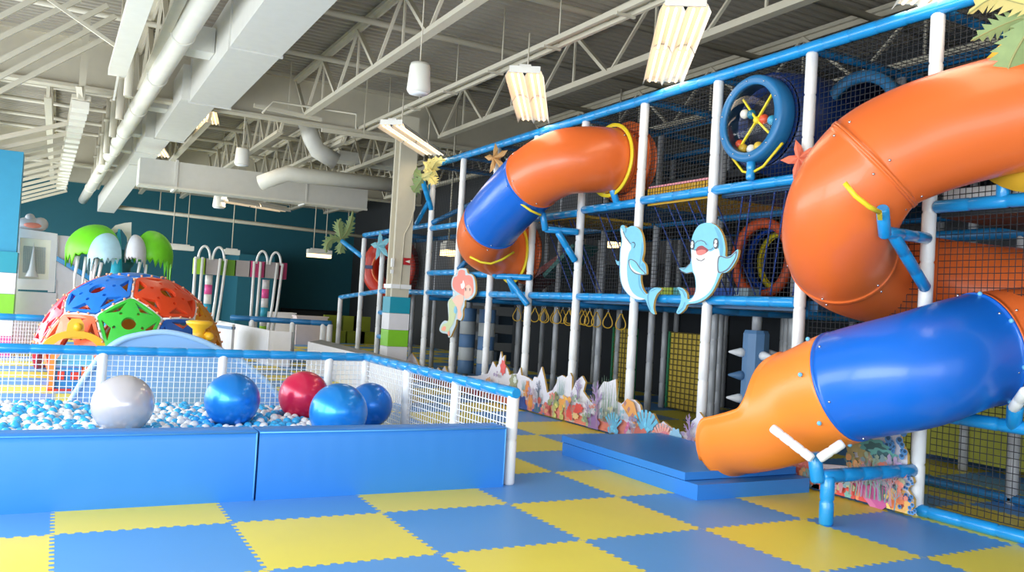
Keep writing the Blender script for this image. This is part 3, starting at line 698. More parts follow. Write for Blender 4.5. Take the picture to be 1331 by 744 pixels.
nt.links.new(fz.outputs[0], mixn.inputs[0]); nt.links.new(tr.outputs[0], mixn.inputs[1]); nt.links.new(gl.outputs[0], mixn.inputs[2]); nt.links.new(mixn.outputs[0], o_.inputs[0])
part_label(obj('clear_dome', mb, GL, t), 'clear domed window')
mb = MB()
for a in (50, 130, 228, 318):
    a = math.radians(a); mb.beam(c + Vector((.1, 0, 0)), c + Vector((.1, -math.cos(a) * .33, math.sin(a) * .33)), .02, .02, up=(1, 0, 0))
mb.ball(c + Vector((.1, 0, 0)), .04, 10, 6); obj('spokes', mb, YEL, t)
for k, (yy, zz, cc, nm) in enumerate(((.2, .1, (236, 232, 220), 'white'), (.10, .08, (30, 110, 140), 'teal'), (-.08, .0, (222, 84, 50), 'orange'), (-.19, -.03, (60, 160, 200), 'blue'), (.25, -.21, (222, 84, 50), 'orange'), (.2, -.26, (226, 184, 60), 'yellow'), (.08, -.285, (240, 238, 230), 'white'), (-.02, -.27, (226, 190, 70), 'yellow'))):
    mb = MB(); mb.ball(c + Vector((.12, yy, zz)), .05, 14, 9)
    tag(obj('play_ball', mb, mat('drum_ball_%d' % k, cc, .3)), '%s ball in the drum window, %s' % (nm, ['just under the upper left rim', 'behind the upper left spoke', 'right of the hub', 'beside the right rim', 'at the lower left rim', 'lowest left of the heap', 'in the middle of the bottom heap', 'right end of the bottom heap'][k]), 'ball')
mb = MB(); mb.foam(c + Vector((.05, 0, -.62)), c + Vector((.05, 0, -.42)), .045, .1); obj('support_pipe', mb, RAIL, t)
mb = MB(); mb.tube([c + Vector((.06, .28, -.36)), c + Vector((.06, .12, -.52)), c + Vector((.06, -.0, -.55)), c + Vector((.06, -.16, -.5)), c + Vector((.06, -.4, -.3))], .014, 6); obj('strap', mb, YEL, t)

# ================================================================== TUBE SLIDES
def frames(P):
    k = len(P); T = [(P[min(i + 1, k - 1)] - P[max(i - 1, 0)]).normalized() for i in range(k)]
    out = []
    for i in range(k):
        side = T[i].cross(Vector((0, 0, 1))).normalized(); up = side.cross(T[i]); out.append((T[i], side, up))
    return out
def tube_slide(name, label, ctrl, segs, r, loc, nxt=None):
    """segs: list of (end fraction along the control points, material, part label)"""
    t = thing(name, loc, label, 'slide'); per = 10
    P = spline(list(ctrl) + ([nxt] if nxt else []), per); FR = frames(P)
    if nxt: P = P[:(len(ctrl) - 1) * per + 1]; FR = FR[:len(P)]
    n = 48; start = 0; joints = []
    for e, mt, lab in segs:
        end = round(e * per); vs = []; ids = list(range(start, end + 1)); th = .02
        def ring(i, rr): T, sd, up = FR[i]; return [P[i] + (sd * math.cos(2 * PI * j / n) + up * math.sin(2 * PI * j / n)) * rr for j in range(n)]
        rings = [ring(ids[0], r - th)]
        L = len(ids)
        for q, i in enumerate(ids):
            rr = r + (.008 if q in (0, L - 1) else 0); rings.append(ring(i, rr))
            if q in (0, L - 1):
                # short collar at each end
                j2 = i + 1 if q == 0 else i - 1; T = FR[i][0]; s_ = .02 if q == 0 else -.02
                cr = [p + T * s_ for p in ring(i, r + .008)]; cr2 = [p + T * s_ for p in ring(i, r + .002)]
                if q == 0: rings += [cr, cr2]
                else: last = rings.pop(); rings += [cr2, cr, last]
        rings.append(ring(ids[-1], r - th))
        for i in ids[::-1]: rings.append(ring(i, r - th))
        vs = [p for rg in rings for p in rg]; fs = []
        for a in range(len(rings) - 1):
            for j in range(n): fs.append((a * n + j, a * n + (j + 1) % n, (a + 1) * n + (j + 1) % n, (a + 1) * n + j))
        mb = MB(); mb.add(vs, fs, 0, True); o = obj('tube_section', mb, mt, t); part_label(o, lab)
        for i, s_ in ((ids[0], .07), (ids[-1], -.07)):
            T, sd, up = FR[i]
            for k in range(6):
                a = 2 * PI * (k + .3) / 6; bolt(o, P[i] + T * s_ + (sd * math.cos(a) + up * math.sin(a)) * (r + .003), .011, SILVER)
        start = end
    return t, P, FR
R1 = .43
ctrlA = [(6.5, -2.2, 3.22), (6.1, -2.05, 3.14), (5.8, -1.76, 3.04), (5.52, -1.45, 2.90), (5.32, -1.22, 2.72), (5.26, -1.03, 2.44), (5.46, -.80, 2.18), (5.85, -.6, 2.02), (6.35, -.56, 1.94), (6.85, -.75, 1.88), (7.2, -1.25, 1.81), (7.28, -1.85, 1.72), (7.05, -2.35, 1.62), (6.75, -2.42, 1.55), (6.62, -1.96, 1.47), dpt(1278, 454, 6.36), dpt(1190, 481, 6.16), dpt(1098, 502, 6.5)]
tA, PA, FA = tube_slide('tube_slide', 'huge orange and blue spiral tube slide, its mouth on the blue mat', ctrlA,
    [(4.0, ORANGE, 'orange upper tube'), (6.6, ORANGE, 'orange bend'), (12, ORANGE, 'orange rear tube'), (15, ORANGE, 'orange lower bend'), (17, BLUEP, 'blue lower tube')], R1, (5.3, -1.2, 0), dpt(1048, 522, 6.80))
mb = MB(); mb.lathe((6.04, -2.06, 3.14), (1, 0, 0), [(0, R1 + .01), (0, R1 + .2), (.02, R1 + .2), (.02, R1 + .01)], 40); part_label(obj('flange', mb, YDECK, tA), 'yellow flange on the frame')
# open mouth chute: full ring opening into a flared trough
def chute(t, P0, P1, r, m, path_bend, z_floor):
    n = 56; k = 30; th = .022; rows_o = []; rows_i = []
    P0 = Vector(P0); pts = spline([P0] + [Vector(p) for p in P1], 14)
    FRC = frames(pts); K = len(pts); FRC[0] = FA[-1]; FRC[1] = FA[-1]
    for i in range(K):
        f = i / (K - 1)
        # opening half angle from the top
        if f < .24: a = 0.012
        else:
            q = min(1, (f - .24) / .30); a = math.radians(4 + 74 * (q * q * (3 - 2 * q)) + 4 * max(0, (f - .54) / .46) + 40 * (max(0, (f - .84) / .16)) ** 2.2)
        fl = 0 if f < .82 else ((f - .82) / .18) ** 2 * .05
        rr = r * (1 - .04 * f) + fl
        T, sd, up = FRC[i]; ro = []; ri = []
        for j in range(n + 1):
            ang = PI / 2 + a + (2 * PI - 2 * a) * j / n
            # rolled edge outwards
            e = min(j, n - j) / n; rol = (.02 if (e < .02 and f > .26) else 0)
            dv = sd * math.cos(ang) + up * math.sin(ang)
            ro.append(pts[i] + dv * (rr + rol)); ri.append(pts[i] + dv * (rr - th + rol))
        rows_o.append(ro); rows_i.append(ri)
    vs = [p for rw in rows_o for p in rw] + [p for rw in rows_i for p in rw]; W = n + 1; O = K * W; fs = []
    for i in range(K - 1):
        for j in range(n):
            a = i * W + j; fs.append((a, a + 1, a + W + 1, a + W)); a += O; fs.append((a, a + W, a + W + 1, a + 1))
        for j in (0, n):
            a = i * W + j; fs.append((a, a + W, a + W + O, a + O) if j == 0 else (a, a + O, a + W + O, a + W))
    for i in (0, K - 1):
        for j in range(n):
            a = i * W + j; fs.append((a, a + 1, a + 1 + O, a + O) if i else (a, a + O, a + 1 + O, a + 1))
    mb = MB(); mb.add(vs, fs, 0, True); return obj('slide_mouth', mb, m, t), pts, FRC
mo, pm, fm = chute(tA, PA[-1], [dpt(1048, 522, 6.80), dpt(1004, 541, 7.0), dpt(970, 550, 7.18), dpt(943, 554, 7.35)], R1 + .006, ORANGEL, None, 0)
part_label(mo, 'orange open mouth with flared lip, coloured as brightly lit')
T, sd, up = FA[-1]
for k in range(7):
    a = 2 * PI * (k + .2) / 7; part_label(bolt(mo, PA[-1] + T * .09 + (sd * math.cos(a) + up * math.sin(a)) * (R1 + .01), .018, SKYB, 'bolt_cap'), 'sky blue bolt cap')
T, sd, up = FA[150]
for k in range(8):
    a = 2 * PI * (k + .3) / 8; part_label(bolt(tA, PA[150] + T * .03 + (sd * math.cos(a) + up * math.sin(a)) * (R1 + .012), .018, SKYB, 'bolt_cap'), 'sky blue bolt cap')

def pipes(t, segs, r=.05, m=RAIL, name='support'):
    mb = MB()
    for a, b in segs: mb.foam(a, b, r, .24, 14)
    return obj(name, mb, m, t)
# lower support
s0 = (5.03, -1.18)
pipes(tA, [((s0[0], s0[1], 0), (s0[0], s0[1], .36)), ((4.98, -1.16, .355), (6.06, -1.14, .355)), ((4.96, -1.15, .31), (4.94, -1.12, .53))], .052)
mb = MB(); 
for a, b in ((dpt(1056, 597, 6.1), dpt(1003, 556, 6.3)), (dpt(1064, 597, 6.1), dpt(1096, 576, 6.08))): mb.foam(a, b, .036, .09, 10)
part_label(obj('clamp_arm', mb, POST, tA), 'white padded clamp arms')
# upper support from the front post
u0 = at(1203, 375, 0, 6.02); u1 = dpt(1160, 304, 6.25); u2 = at(1205, 310, 0, 6.04); u3 = dpt(1152, 302, 6.15); u4 = dpt(1147, 270, 6.0)
pipes(tA, [(u0, u1), (u2, u3), (u3 + Vector((0, .01, -.03)), u4)], .046)
mb = MB(); q = [dpt(1098, 238, 5.86), dpt(1112, 255, 5.83), dpt(1130, 269, 5.83), dpt(1143, 276, 5.9)]
mb.tube([q[0], q[1], q[2], q[3]], .018, 8); mb.beam(q[3], dpt(1144, 284, 6.0), .03, .03); part_label(obj('yellow_bracket', mb, YEL, tA), 'yellow steel bracket')
pipes(tA, [((XF, -1.9, .82), (5.95, -2.0, .98))], .05)
mb = MB(); mb.foam((5.95, -1.98, .96), dpt(1334, 508, 5.75), .04, .12, 10); part_label(obj('clamp_arm', mb, POST, tA), 'white padded clamp arm')

ctrlB = [(6.45, 3.3, 3.45), (6.1, 3.3, 3.43), (5.72, 3.32, 3.40), (5.42, 3.48, 3.34), (5.28, 3.85, 3.20), (5.25, 4.3, 3.0), (5.25, 4.75, 2.79), (5.29, 5.2, 2.58), (5.46, 5.58, 2.43), (5.78, 5.76, 2.35), (6.05, 5.78, 2.32), (6.3, 5.78, 2.30)]
tB, PB, FB = tube_slide('tube_slide', 'smaller orange tube slide with blue middle, high on the frame above the mermaid', ctrlB,
    [(1.0, ORANGE, 'orange inner collar'), (4.15, ORANGE, 'orange upper tube'), (6.6, BLUEP, 'blue middle tube'), (11, ORANGE, 'orange lower bend')], .415, (5.3, 4.5, 2.3))
for (y, z, rm) in ((3.3, 3.43, .53), (5.78, 2.32, .46)):
    mb = MB(); mb.lathe((6.02, y, z), (1, 0, 0), [(0, .43), (0, .475), (.02, .475), (.02, .43)], 40); f = obj('flange', mb, YEL, tB); part_label(f, 'yellow flange ring')
    mb = MB(); mb.lathe((6.24, y, z), (1, 0, 0), [(0, .42), (0, rm), (.04, rm), (.04, .42)], 40); part_label(obj('mounting_panel', mb, ORANGE, tB), 'orange ring behind the net')
def brace(t, pA, pB, pC, pD, pE, pF):
    pipes(t, [(pA, pB), (pC, pD), (pE, pF)], .045)
brace(tB, at(748, 340, 0, 6.02), at(725, 302, 0, 5.75), at(752, 302, 0, 6.04), at(708, 298, 0, 5.62), at(709, 300, 0, 5.62), at(705, 276, 0, 5.55))
brace(tB, at(686, 397, 0, 6.02), at(661, 362, 0, 5.8), at(691, 361, 0, 6.04), at(643, 359, 0, 5.7), at(644, 360, 0, 5.7), at(640, 342, 0, 5.62))
for L in ([(676, 264, 10.72), (690, 274, 10.7), (703, 280, 10.75)], [(611, 334, 11.5), (625, 341, 11.45), (638, 343, 11.45), (652, 338, 11.5), (668, 328, 11.6)]):
    mb = MB(); mb.tube([dpt(a, b, c) for a, b, c in L], .016, 8); part_label(obj('yellow_bracket', mb, YEL, tB), 'yellow steel bracket')
pipes(tB, [((XF, 3.2, Z2), (6.0, 3.2, Z2 + .2))], .045)
pipes(tB, [((XF, 5.75, Z1), (5.95, 5.75, Z1 + .28))], .045)

# landing mat: two stacked layers
t = thing('landing_mat', (5.2, .7, 0), 'blue vinyl landing mat under the mouth of the big slide', 'mat')
mb = MB(); mb.box2((4.58, -.28, 0.0), (5.86, 1.78, .125)); obj('mat_layer', mb, VINYL, t)
mb = MB(); mb.box2((4.58, -.12, .13), (5.86, 1.80, .195)); obj('mat_layer', mb, VINYL, t)

# ================================================================== BALL PIT
XR, YF, YB, ZR = 3.33, .62, 4.42, .74
pit = thing('ball_pit_fence', (1, YB, 0), 'low pit fence of blue rails, white posts and white netting', 'fence')
def ppost(x, y, z=ZR, r=.05): mb = MB(); mb.foam((x, y, 0), (x, y, z), r, .34, 12); return obj('post', mb, POST, pit)
for x in (-3.25, -2.05, -.82, .41, 1.64, 2.87, XR): ppost(x, YB)
for y in (YF, 1.75, 3.0): ppost(XR, y)
def prail(a, b, p=.3): mb = MB(); mb.foam(a, b, .05, p, 14); return obj('rail', mb, RAIL, pit)
prail((-3.3, YB, ZR + .02), (XR + .04, YB, ZR + .02)); prail((XR, YF - .05, ZR + .02), (XR, YB + .03, ZR + .02))
xs = [-3.25, -2.05, -.82, .41, 1.64, 2.87, XR]
for a, b in zip(xs, xs[1:]):
    w_ = b - a - .08; obj('net', net_grid((a + .04, YB, .03), (w_, 0, 0), (0, 0, ZR - .06), max(2, round(w_ / .058)), 12, .0042, sag=.004), NETW, pit)
ys = [YF, 1.75, 3.0, YB]
for a, b in zip(ys, ys[1:]):
    w_ = b - a - .08; obj('net', net_grid((XR, a + .04, .03), (0, w_, 0), (0, 0, ZR - .06), round(w_ / .058), 12, .0042, sag=.004), NETW, pit)
def pad(x0, x1, lab):
    t = thing('pit_wall_pad', ((x0 + x1) / 2, .67, 0), lab, 'foam wall')
    n = 40; m_ = 10; z1 = .487; y0, y1 = .545, .80
    mb = MB(); prof = [(y0, 0), (y0 - .006, .06), (y0 - .008, .25), (y0 - .004, .43), (y0 + .004, z1 - .012), (y0 + .018, z1), (y1 - .018, z1), (y1, z1 - .015), (y1, 0)]
    vs = []; 
    for i in range(n + 1):
        x = x0 + (x1 - x0) * i / n
        for q, (y, z) in enumerate(prof):
            wv = .0012 * math.sin(i * 1.9 + q) * (1 if 1 < q < 5 else .2); vs.append((x, y + wv, z))
    K = len(prof); fs = [(i * K + q, (i + 1) * K + q, (i + 1) * K + q + 1, i * K + q + 1) for i in range(n) for q in range(K - 1)]
    mb.add(vs, fs, 0, True); mb.add([vs[q] for q in range(K)], [list(range(K))]); mb.add([vs[n * K + q] for q in range(K)], [list(range(K))[::-1]])
    obj('pad_body', mb, VINYL, t)
    mb = MB(); mb.tube([(x0, y0 - .004, z1 - .008), (x1, y0 - .004, z1 - .008)], .005, 6)
    obj('top_piping', mb, VINYLT, t)
    mb = MB(); mb.tube([(x1 - .006, y0 - .006, .02), (x1 - .006, y0 - .004, z1 - .01), (x1 - .006, y1, z1)], .006, 6); obj('end_piping', mb, VINYLT, t)
pad(-1.9, 1.245, 'long blue padded pit wall at the front left, cut by the left edge'); pad(1.258, 3.24, 'shorter blue padded pit wall in front, right of the seam')
mb = MB(); mb.box2((-3.2, .56, 0), (-1.91, .8, .487)); tag(obj('pit_wall_pad', mb, VINYL), 'blue padded pit wall beyond the left edge of the photo', 'foam wall')

# small balls
BB = mat('pit_ball_blue', (56, 178, 238), .25, vary=.1, coat=.3); BW = mat('pit_ball_white', (240, 240, 244), .25, coat=.3)
big = [((160, 526), .262, 2.72, (206, 200, 204), 'pearl silver exercise ball, leftmost of the big balls in the pit', .22),
       ((302, 520), .262, 3.0, (28, 138, 234), 'metallic blue exercise ball between the silver ball and the red ball', .33),
       ((395, 515), .262, 3.35, (214, 34, 78), 'red exercise ball, the only red one in the pit', .28),
       ((440, 536), .272, 2.25, (30, 144, 236), 'metallic blue exercise ball in front of the red ball, nearest the padded wall', .33),
       ((481, 527), .235, 3.0, (24, 120, 216), 'smaller metallic blue exercise ball farthest right beside the netting', .33)]
BIGC = []
for (px, py), r, y, c, lab, ro in big:
    p = at(px, py, 1, y); BIGC.append((p, r)); mb = MB(); n = 48
    mb.ball(p, r, 56, 36)
    mm = mat('big_ball_%d_%d' % (px, py), c, ro, metal=.5 if c[0] < 100 else .2, vary=.03, coat=.4)
    o = obj('exercise_ball', mb, mm, loc=(p.x, p.y, p.z - r)); tag(o, lab, 'ball')
    v_ = (CAM - p).normalized(); side = v_.cross(Vector((0, 0, 1))).normalized()
def surf(x, y):
    z = .155 + .03 * math.sin(x * 2.3 + y) + .025 * math.sin(y * 3.1 - x * 1.4)
    z += .09 * math.exp(-((x - .05) ** 2 / .18 + (y - 3.9) ** 2 / .3)) + .05 * math.exp(-((x + .6) ** 2 / .3 + (y - 3.2) ** 2 / .6)) + .03 * math.exp(-((x - 1.0) ** 2 / .4 + (y - 3.9) ** 2 / .3))
    z -= .10 * max(0, min(1, (x - 2.3) / .8)) * max(0, min(1, (y - 2.0)))
    return z
RBALL = .043; step = .088
cells = []; j = 0; y = .86
while y < YB - .05:
    x = -3.2 + (j % 2) * step / 2
    while x < XR - .07:
        X = x + random.uniform(-.011, .011); Y = y + random.uniform(-.011, .011); Z = surf(X, Y) + random.uniform(-.022, .022)
        if Z > RBALL and all((Vector((X, Y, Z)) - c).length > r + RBALL * .7 for c, r in BIGC): cells.append(Vector((X, Y, Z)))
        x += step
    y += step * .87; j += 1
vis = []; rest = []
for p in cells:
    u_, v_, d_ = pix(p); zs = CAM.z + (.487 - CAM.z) * ((p.y - CAM.y) / (.80 - CAM.y))
    blocked = any(((Vector(c) - p).length < r * 1.0) for c, r in BIGC)
    hid = False
    for c, r in BIGC:
        a, b, dd = pix(c)
        if math.hypot(a - u_, b - v_) < r * F_PX / dd * .96 and dd < d_: hid = True
    if p.z + RBALL > zs and 0 < u_ < 1331 and v_ < 744 and not hid: vis.append((d_, p))
    else: rest.append(p)
vis.sort(key=lambda q: q[0]); ind = [p for _, p in vis[:300]]; rest += [p for _, p in vis[300:]]
meshes = {}
for nm, m_ in (('blue', BB), ('white', BW)):
    mb = MB(); mb.ball((0, 0, 0), RBALL, 14, 9); me = bpy.data.meshes.new('plastic_ball'); me.from_pydata([tuple(v) for v in mb.v], [], mb.f)
    me.polygons.foreach_set('use_smooth', [True] * len(mb.f)); me.materials.append(m_); meshes[nm] = me
src = {}
for p in ind:
    q = 'blue' if random.random() < .56 else 'white'
    if q not in src: o = coll_obj('plastic_ball', meshes[q]); src[q] = o
    else: o = src[q].copy(); COL.objects.link(o)
    o.location = p; tag(o, ('light blue' if q == 'blue' else 'white') + ' plastic ball in the front part of the ball pit', 'ball', q + ' balls in the pit')
mb = MB(); mb2 = MB()
for p in rest: mb.ball(p, RBALL, 10, 6, 0 if random.random() < .56 else 1)
for p in cells: mb.ball(p + Vector((.044, .03, -.075)), RBALL, 8, 5, 0 if random.random() < .5 else 1)
tag(obj('ball_heap', mb, [BB, BW]), 'mass of light blue and white plastic balls filling the ball pit', 'balls', kind='stuff')

# ================================================================== BEHIND THE PIT: dome climber
def cdt_panel(outline, holes, grid):
    """2-D region with holes -> fine triangles"""
    vs = [Vector(p) for p in outline]; faces = [list(range(len(outline)))]; hs = []
    es = [(i, (i + 1) % len(outline)) for i in range(len(outline))]
    for h in holes:
        o = len(vs); vs += [Vector(p) for p in h]; es += [(o + i, o + (i + 1) % len(h)) for i in range(len(h))]
    R = max(v.length for v in vs); g = -R
    while g < R:
        k = -R
        while k < R: vs.append(Vector((g + random.uniform(-.001, .001), k))); k += grid
        g += grid
    V, E_, Fc, _, _, _ = geometry.delaunay_2d_cdt(vs, es, [], 0, 1e-5)
    def inside(p, poly):
        c = False; n = len(poly); j = n - 1
        for i in range(n):
            a, b = poly[i], poly[j]
            if (a[1] > p[1]) != (b[1] > p[1]) and p[0] < (b[0] - a[0]) * (p[1] - a[1]) / (b[1] - a[1]) + a[0]: c = not c
            j = i
        return c
    out = []
    for f in Fc:
        c = (V[f[0]] + V[f[1]] + V[f[2]]) / 3
        if inside(c, outline) and not any(inside(c, h) for h in holes): out.append(tuple(f))
    return V, out
phi = (1 + 5 ** .5) / 2
ico = []
for a in (-1, 1):
    for b in (-phi, phi): ico += [Vector((0, a, b)), Vector((a, b, 0)), Vector((b, 0, a))]
up = ico[0] if False else Vector((0, 1, phi)).normalized(); rot = up.rotation_difference(Vector((0, 0, 1))).to_matrix()
ico = [(rot @ v).normalized() for v in ico]
ring_ = [v for v in ico if .2 < v.z < .6]
DC = Vector((1.1, 9.9, .24)); DR = 1.46
toward = (CAM - DC); az = math.atan2(toward.y, toward.x) - .05; a0 = math.atan2(ring_[0].y, ring_[0].x)
rz = Matrix.Rotation(az - a0, 3, 'Z'); ico = [rz @ v for v in ico]
el = min((ico[0] - v).length for v in ico[1:]) * 1.01
pairs = [(i, j) for i in range(12) for j in range(12) if i != j and (ico[i] - ico[j]).length < el]
tv = {(i, j): (ico[i] * 2 + ico[j]) / 3 for i, j in pairs}
faces3 = [(i, j, k) for i in range(12) for j in range(i + 1, 12) for k in range(j + 1, 12) if (i, j) in tv and (j, k) in tv and (i, k) in tv]
dome = thing('dome_climber', (DC.x, DC.y, 0), 'colourful ball shaped climbing dome of star pierced plastic panels', 'climber')
fwd = Vector((math.cos(az), math.sin(az), 0)); rgt = Vector((-math.sin(az), math.cos(az), 0)) # rgt = image right
DCOL = {'blue': (34, 120, 216), 'red': (236, 74, 30), 'green': (66, 196, 66), 'orange': (250, 112, 70), 'pink': (240, 70, 90), 'yellow': (216, 140, 24), 'deep blue': (20, 86, 170)}
def dome_panel(verts, n):
    c = sum(verts, Vector()) / len(verts); nn = c.normalized()
    if c.z * DR + DC.z < .12: return
    rr = rgt.dot(nn); ff = fwd.dot(nn); z = nn.z
    if len(verts) == 5: col = 'blue' if z > .9 else ('green' if ff > .6 else ('pink' if rr < -.3 and ff > -.3 else ('yellow' if rr > .3 and ff > -.3 else 'orange')))
    elif z > .6: col = 'blue' if rr < 0 and ff > 0 else ('red' if rr > 0 and ff > 0 else ('orange' if rr < 0 else 'yellow'))
    elif ff > .3: col = 'orange' if rr < -.2 else ('deep blue' if rr > .2 else 'red')
    else: col = 'pink' if rr < 0 else 'yellow'
    if z > .6 and ff < .3 and ff > -.5 and z < .9: col = 'pink' if rr < -.35 else ('red' if rr > .35 else 'blue')
    ax = (verts[0] - c).normalized(); ay = nn.cross(ax); k = len(verts); P2 = []
    vv = sorted(verts, key=lambda v: math.atan2((v - c).dot(ay), (v - c).dot(ax)))
    R2 = (vv[0] - c).length; out = []
    for i in range(k):
        p = Vector(((vv[i] - c).dot(ax), (vv[i] - c).dot(ay))); q = Vector(((vv[(i + 1) % k] - c).dot(ax), (vv[(i + 1) % k] - c).dot(ay)))
        for t_ in (.06, .3, .5, .7, .94): out.append(p.lerp(q, t_) * .945)
    holes = [[Vector((math.cos(2 * PI * j / 16), math.sin(2 * PI * j / 16))) * R2 * .2 for j in range(16)]]
    for i in range(k):
        a = math.atan2((vv[i] - c).dot(ay), (vv[i] - c).dot(ax)) + PI / k
        A = R2 * math.cos(PI / k) * .84; hw = R2 * math.sin(PI / k) * .60; d_ = Vector((math.cos(a), math.sin(a))); e_ = Vector((-d_.y, d_.x))
        holes.append([d_ * A - e_ * hw, d_ * A + e_ * hw, d_ * (A - R2 * .2)])
        holes.append([d_ * R2 * .40 + Vector((math.cos(t_), math.sin(t_))) * R2 * .05 for t_ in [2 * PI * j / 8 for j in range(8)]])
    V, T = cdt_panel(out, holes, R2 / 4.5)
    def up3(p, r): return DC + ((c + ax * p.x + ay * p.y).normalized()) * r
    outer = [up3(p, DR) for p in V]; inner = [up3(p, DR - .055) for p in V]; N = len(V)
    ec = {}
    for f in T:
        for a, b in ((f[0], f[1]), (f[1], f[2]), (f[2], f[0])): ec[(a, b)] = 1
    mb = MB(); keep = [f for f in T if min(outer[i].z for i in f) > -.1]
    mb.add(outer + inner, [f for f in T] + [tuple(i + N for i in f[::-1]) for f in T] + [(b, a, a + N, b + N) for (a, b) in ec if (b, a) not in ec])
    mb.v = [Vector((p.x, p.y, max(p.z, .01))) for p in mb.v]
    o = obj('climbing_panel', mb, mat('dome_' + col.replace(' ', '_'), DCOL[col], .35, vary=.04), dome); part_label(o, col + ' star pierced panel')
for i in range(12): dome_panel([tv[(i, j)] for a, j in pairs if a == i], 5)
for i, j, k in faces3: dome_panel([tv[(i, j)], tv[(j, i)], tv[(j, k)], tv[(k, j)], tv[(k, i)], tv[(i, k)]], 6)
seam = MB(); bolts = MB(); BP = []
allv = list(tv.values())
elen = min((allv[0] - v).length for v in allv[1:]) * 1.05
for a in range(len(allv)):
    for b in range(a + 1, len(allv)):
        if (allv[a] - allv[b]).length < elen:
            A = DC + allv[a].normalized() * (DR - .03); B = DC + allv[b].normalized() * (DR - .03)
            if min(A.z, B.z) < .05: continue
            M_ = DC + ((allv[a] + allv[b]) / 2).normalized() * (DR - .02); seam.tube([A, M_, B], .022, 6)
            if ((A + B) / 2 - DC).dot(fwd) > -.5:
                for t_ in (.2, .5, .8): BP.append(DC + (allv[a].lerp(allv[b], t_)).normalized() * (DR + .012))
part_label(obj('frame_seams', seam, POST, dome), 'white frame between the panels'); PB_ = mat('peach_bolt', (250, 170, 130), .4); BP.sort(key=lambda p: (p - CAM).length)
for p in BP[:100]: part_label(bolt(dome, p, .02, PB_), 'peach bolt head')
for p in BP[100:]: bolts.ball(p, .02, 6, 4)
part_label(obj('bolts', bolts, PB_, dome), 'peach bolt heads')['kind'] = 'stuff'
YP = mat('yellow_plastic', (250, 190, 40), .35)
# yellow entrance hood with round knob
c = at(97, 458, 1, 8.75); mb = MB(); pts = []
for k in range(17):
    a = PI * k / 16; pts.append(c + Vector((math.cos(a) * .46, 0, math.sin(a) * .33)))
pts2 = [c + (p - c) * .72 for p in pts]
mb.plate(pts + pts2[::-1], (0, -.18, 0)); h = obj('entrance_hood', mb, YP, dome)
mb = MB(); q = at(98, 432, 1, 8.6); mb.plate([q + Vector((-.13, 0, -.1)), q + Vector((.13, 0, -.1)), q + Vector((.11, 0, .12)), q + Vector((.06, 0, .2)), q + Vector((-.06, 0, .2)), q + Vector((-.11, 0, .12))], (0, .1, 0)); mb.ball(q + Vector((.03, -.02, .08)), .06, 14, 9); obj('hood_knob', mb, YP, h)
# arched light blue bridge
LB = mat('light_blue_plastic', (142, 188, 240), .35, vary=.03, nscale=2); LBR = mat('light_blue_lip', (170, 208, 246), .35)
t = thing('arched_rocker', (1.2, 6.0, 0), 'large light blue arched plastic rocker behind the pit netting', 'rocker')
sil = [(88, 536), (92, 522), (105, 500), (122, 475), (140, 455), (162, 441), (190, 434), (216, 432), (243, 437), (268, 446), (292, 458), (312, 468), (330, 482), (350, 500), (365, 520)]
P0 = [at(a, b, 1, 5.7) for a, b in sil]; P0[0].z = 0; P0[0].x = P0[1].x - .03; P0.append(Vector((P0[-1].x, 5.7, 0)))
P0 = spline(P0[:-1], 4) + [P0[-1]]
for p in P0: p.z = max(p.z, 0)
mb = MB(); mb.plate(P0, (0, .55, 0)); obj('arch_body', mb, LB, t)
mb = MB(); mb.tube([p + Vector((0, -.01, 0)) for p in P0[:-1]], .035, 10); obj('arch_lip', mb, LBR, t)
q = at(258, 442, 1, 6.0)
mb = MB(); mb.lathe(q, (0, 0, 1), [(-.1, .0), (-.1, .13), (-.03, .12), (.06, .075), (.14, .08), (.2, .16), (.235, .17), (.25, .13), (.25, 0)], 24); part_label(obj('handle_spool', mb, YP, t), 'yellow spool shaped seat')
mb = MB(); mb.ball(at(272, 438, 1, 5.95), .06, 14, 9); mb.tube([at(266, 434, 1, 5.97), at(274, 440, 1, 5.95)], .04, 8); part_label(obj('knob', mb, YP, t), 'yellow knob')
# toddler step block
t = thing('toddler_steps', at(90, 508, 2, 0), 'blue toddler step block with two red squares beside the dome', 'climbing block')
c = at(93, 508, 2, 0); yy = c.y
def bx(a, b, th=.5, dy=0): A = at(*a, 1, yy + dy); B = at(*b, 1, yy + dy); m_ = MB(); m_.box2((A.x, yy + dy, max(0, min(A.z, B.z))), (B.x, yy + dy + th, max(A.z, B.z))); return m_
obj('block_body', bx((69, 478), (104, 508)), mat('mid_blue_plastic', (60, 150, 220), .4), t)
mb = MB(); A = at(70, 476, 1, yy); B = at(112, 456, 1, yy + .3); mb.plate([A, A + Vector((.5, 0, 0)), Vector((B.x + .06, B.y, B.z)), Vector((A.x + .14, B.y, B.z))], (0, .02, .05)); obj('sloping_top', mb, mat('aqua_plastic', (120, 198, 236), .4), t)
for a, b in (((75, 483), (83, 494)), ((92, 484), (103, 494))): part_label(obj('window_square', bx(a, b, .02, -.03), mat('toy_red', (246, 70, 50), .4), t), 'red square')
part_label(obj('base_rim', bx((60, 506), (92, 510), .5, -.06), mat('toy_red', (246, 70, 50), .4), t), 'red rim')
mb = bx((66, 460), (70, 506), .1, -.05); part_label(obj('side_post', mb, mat('toy_orange', (250, 150, 60), .4), t), 'orange post')
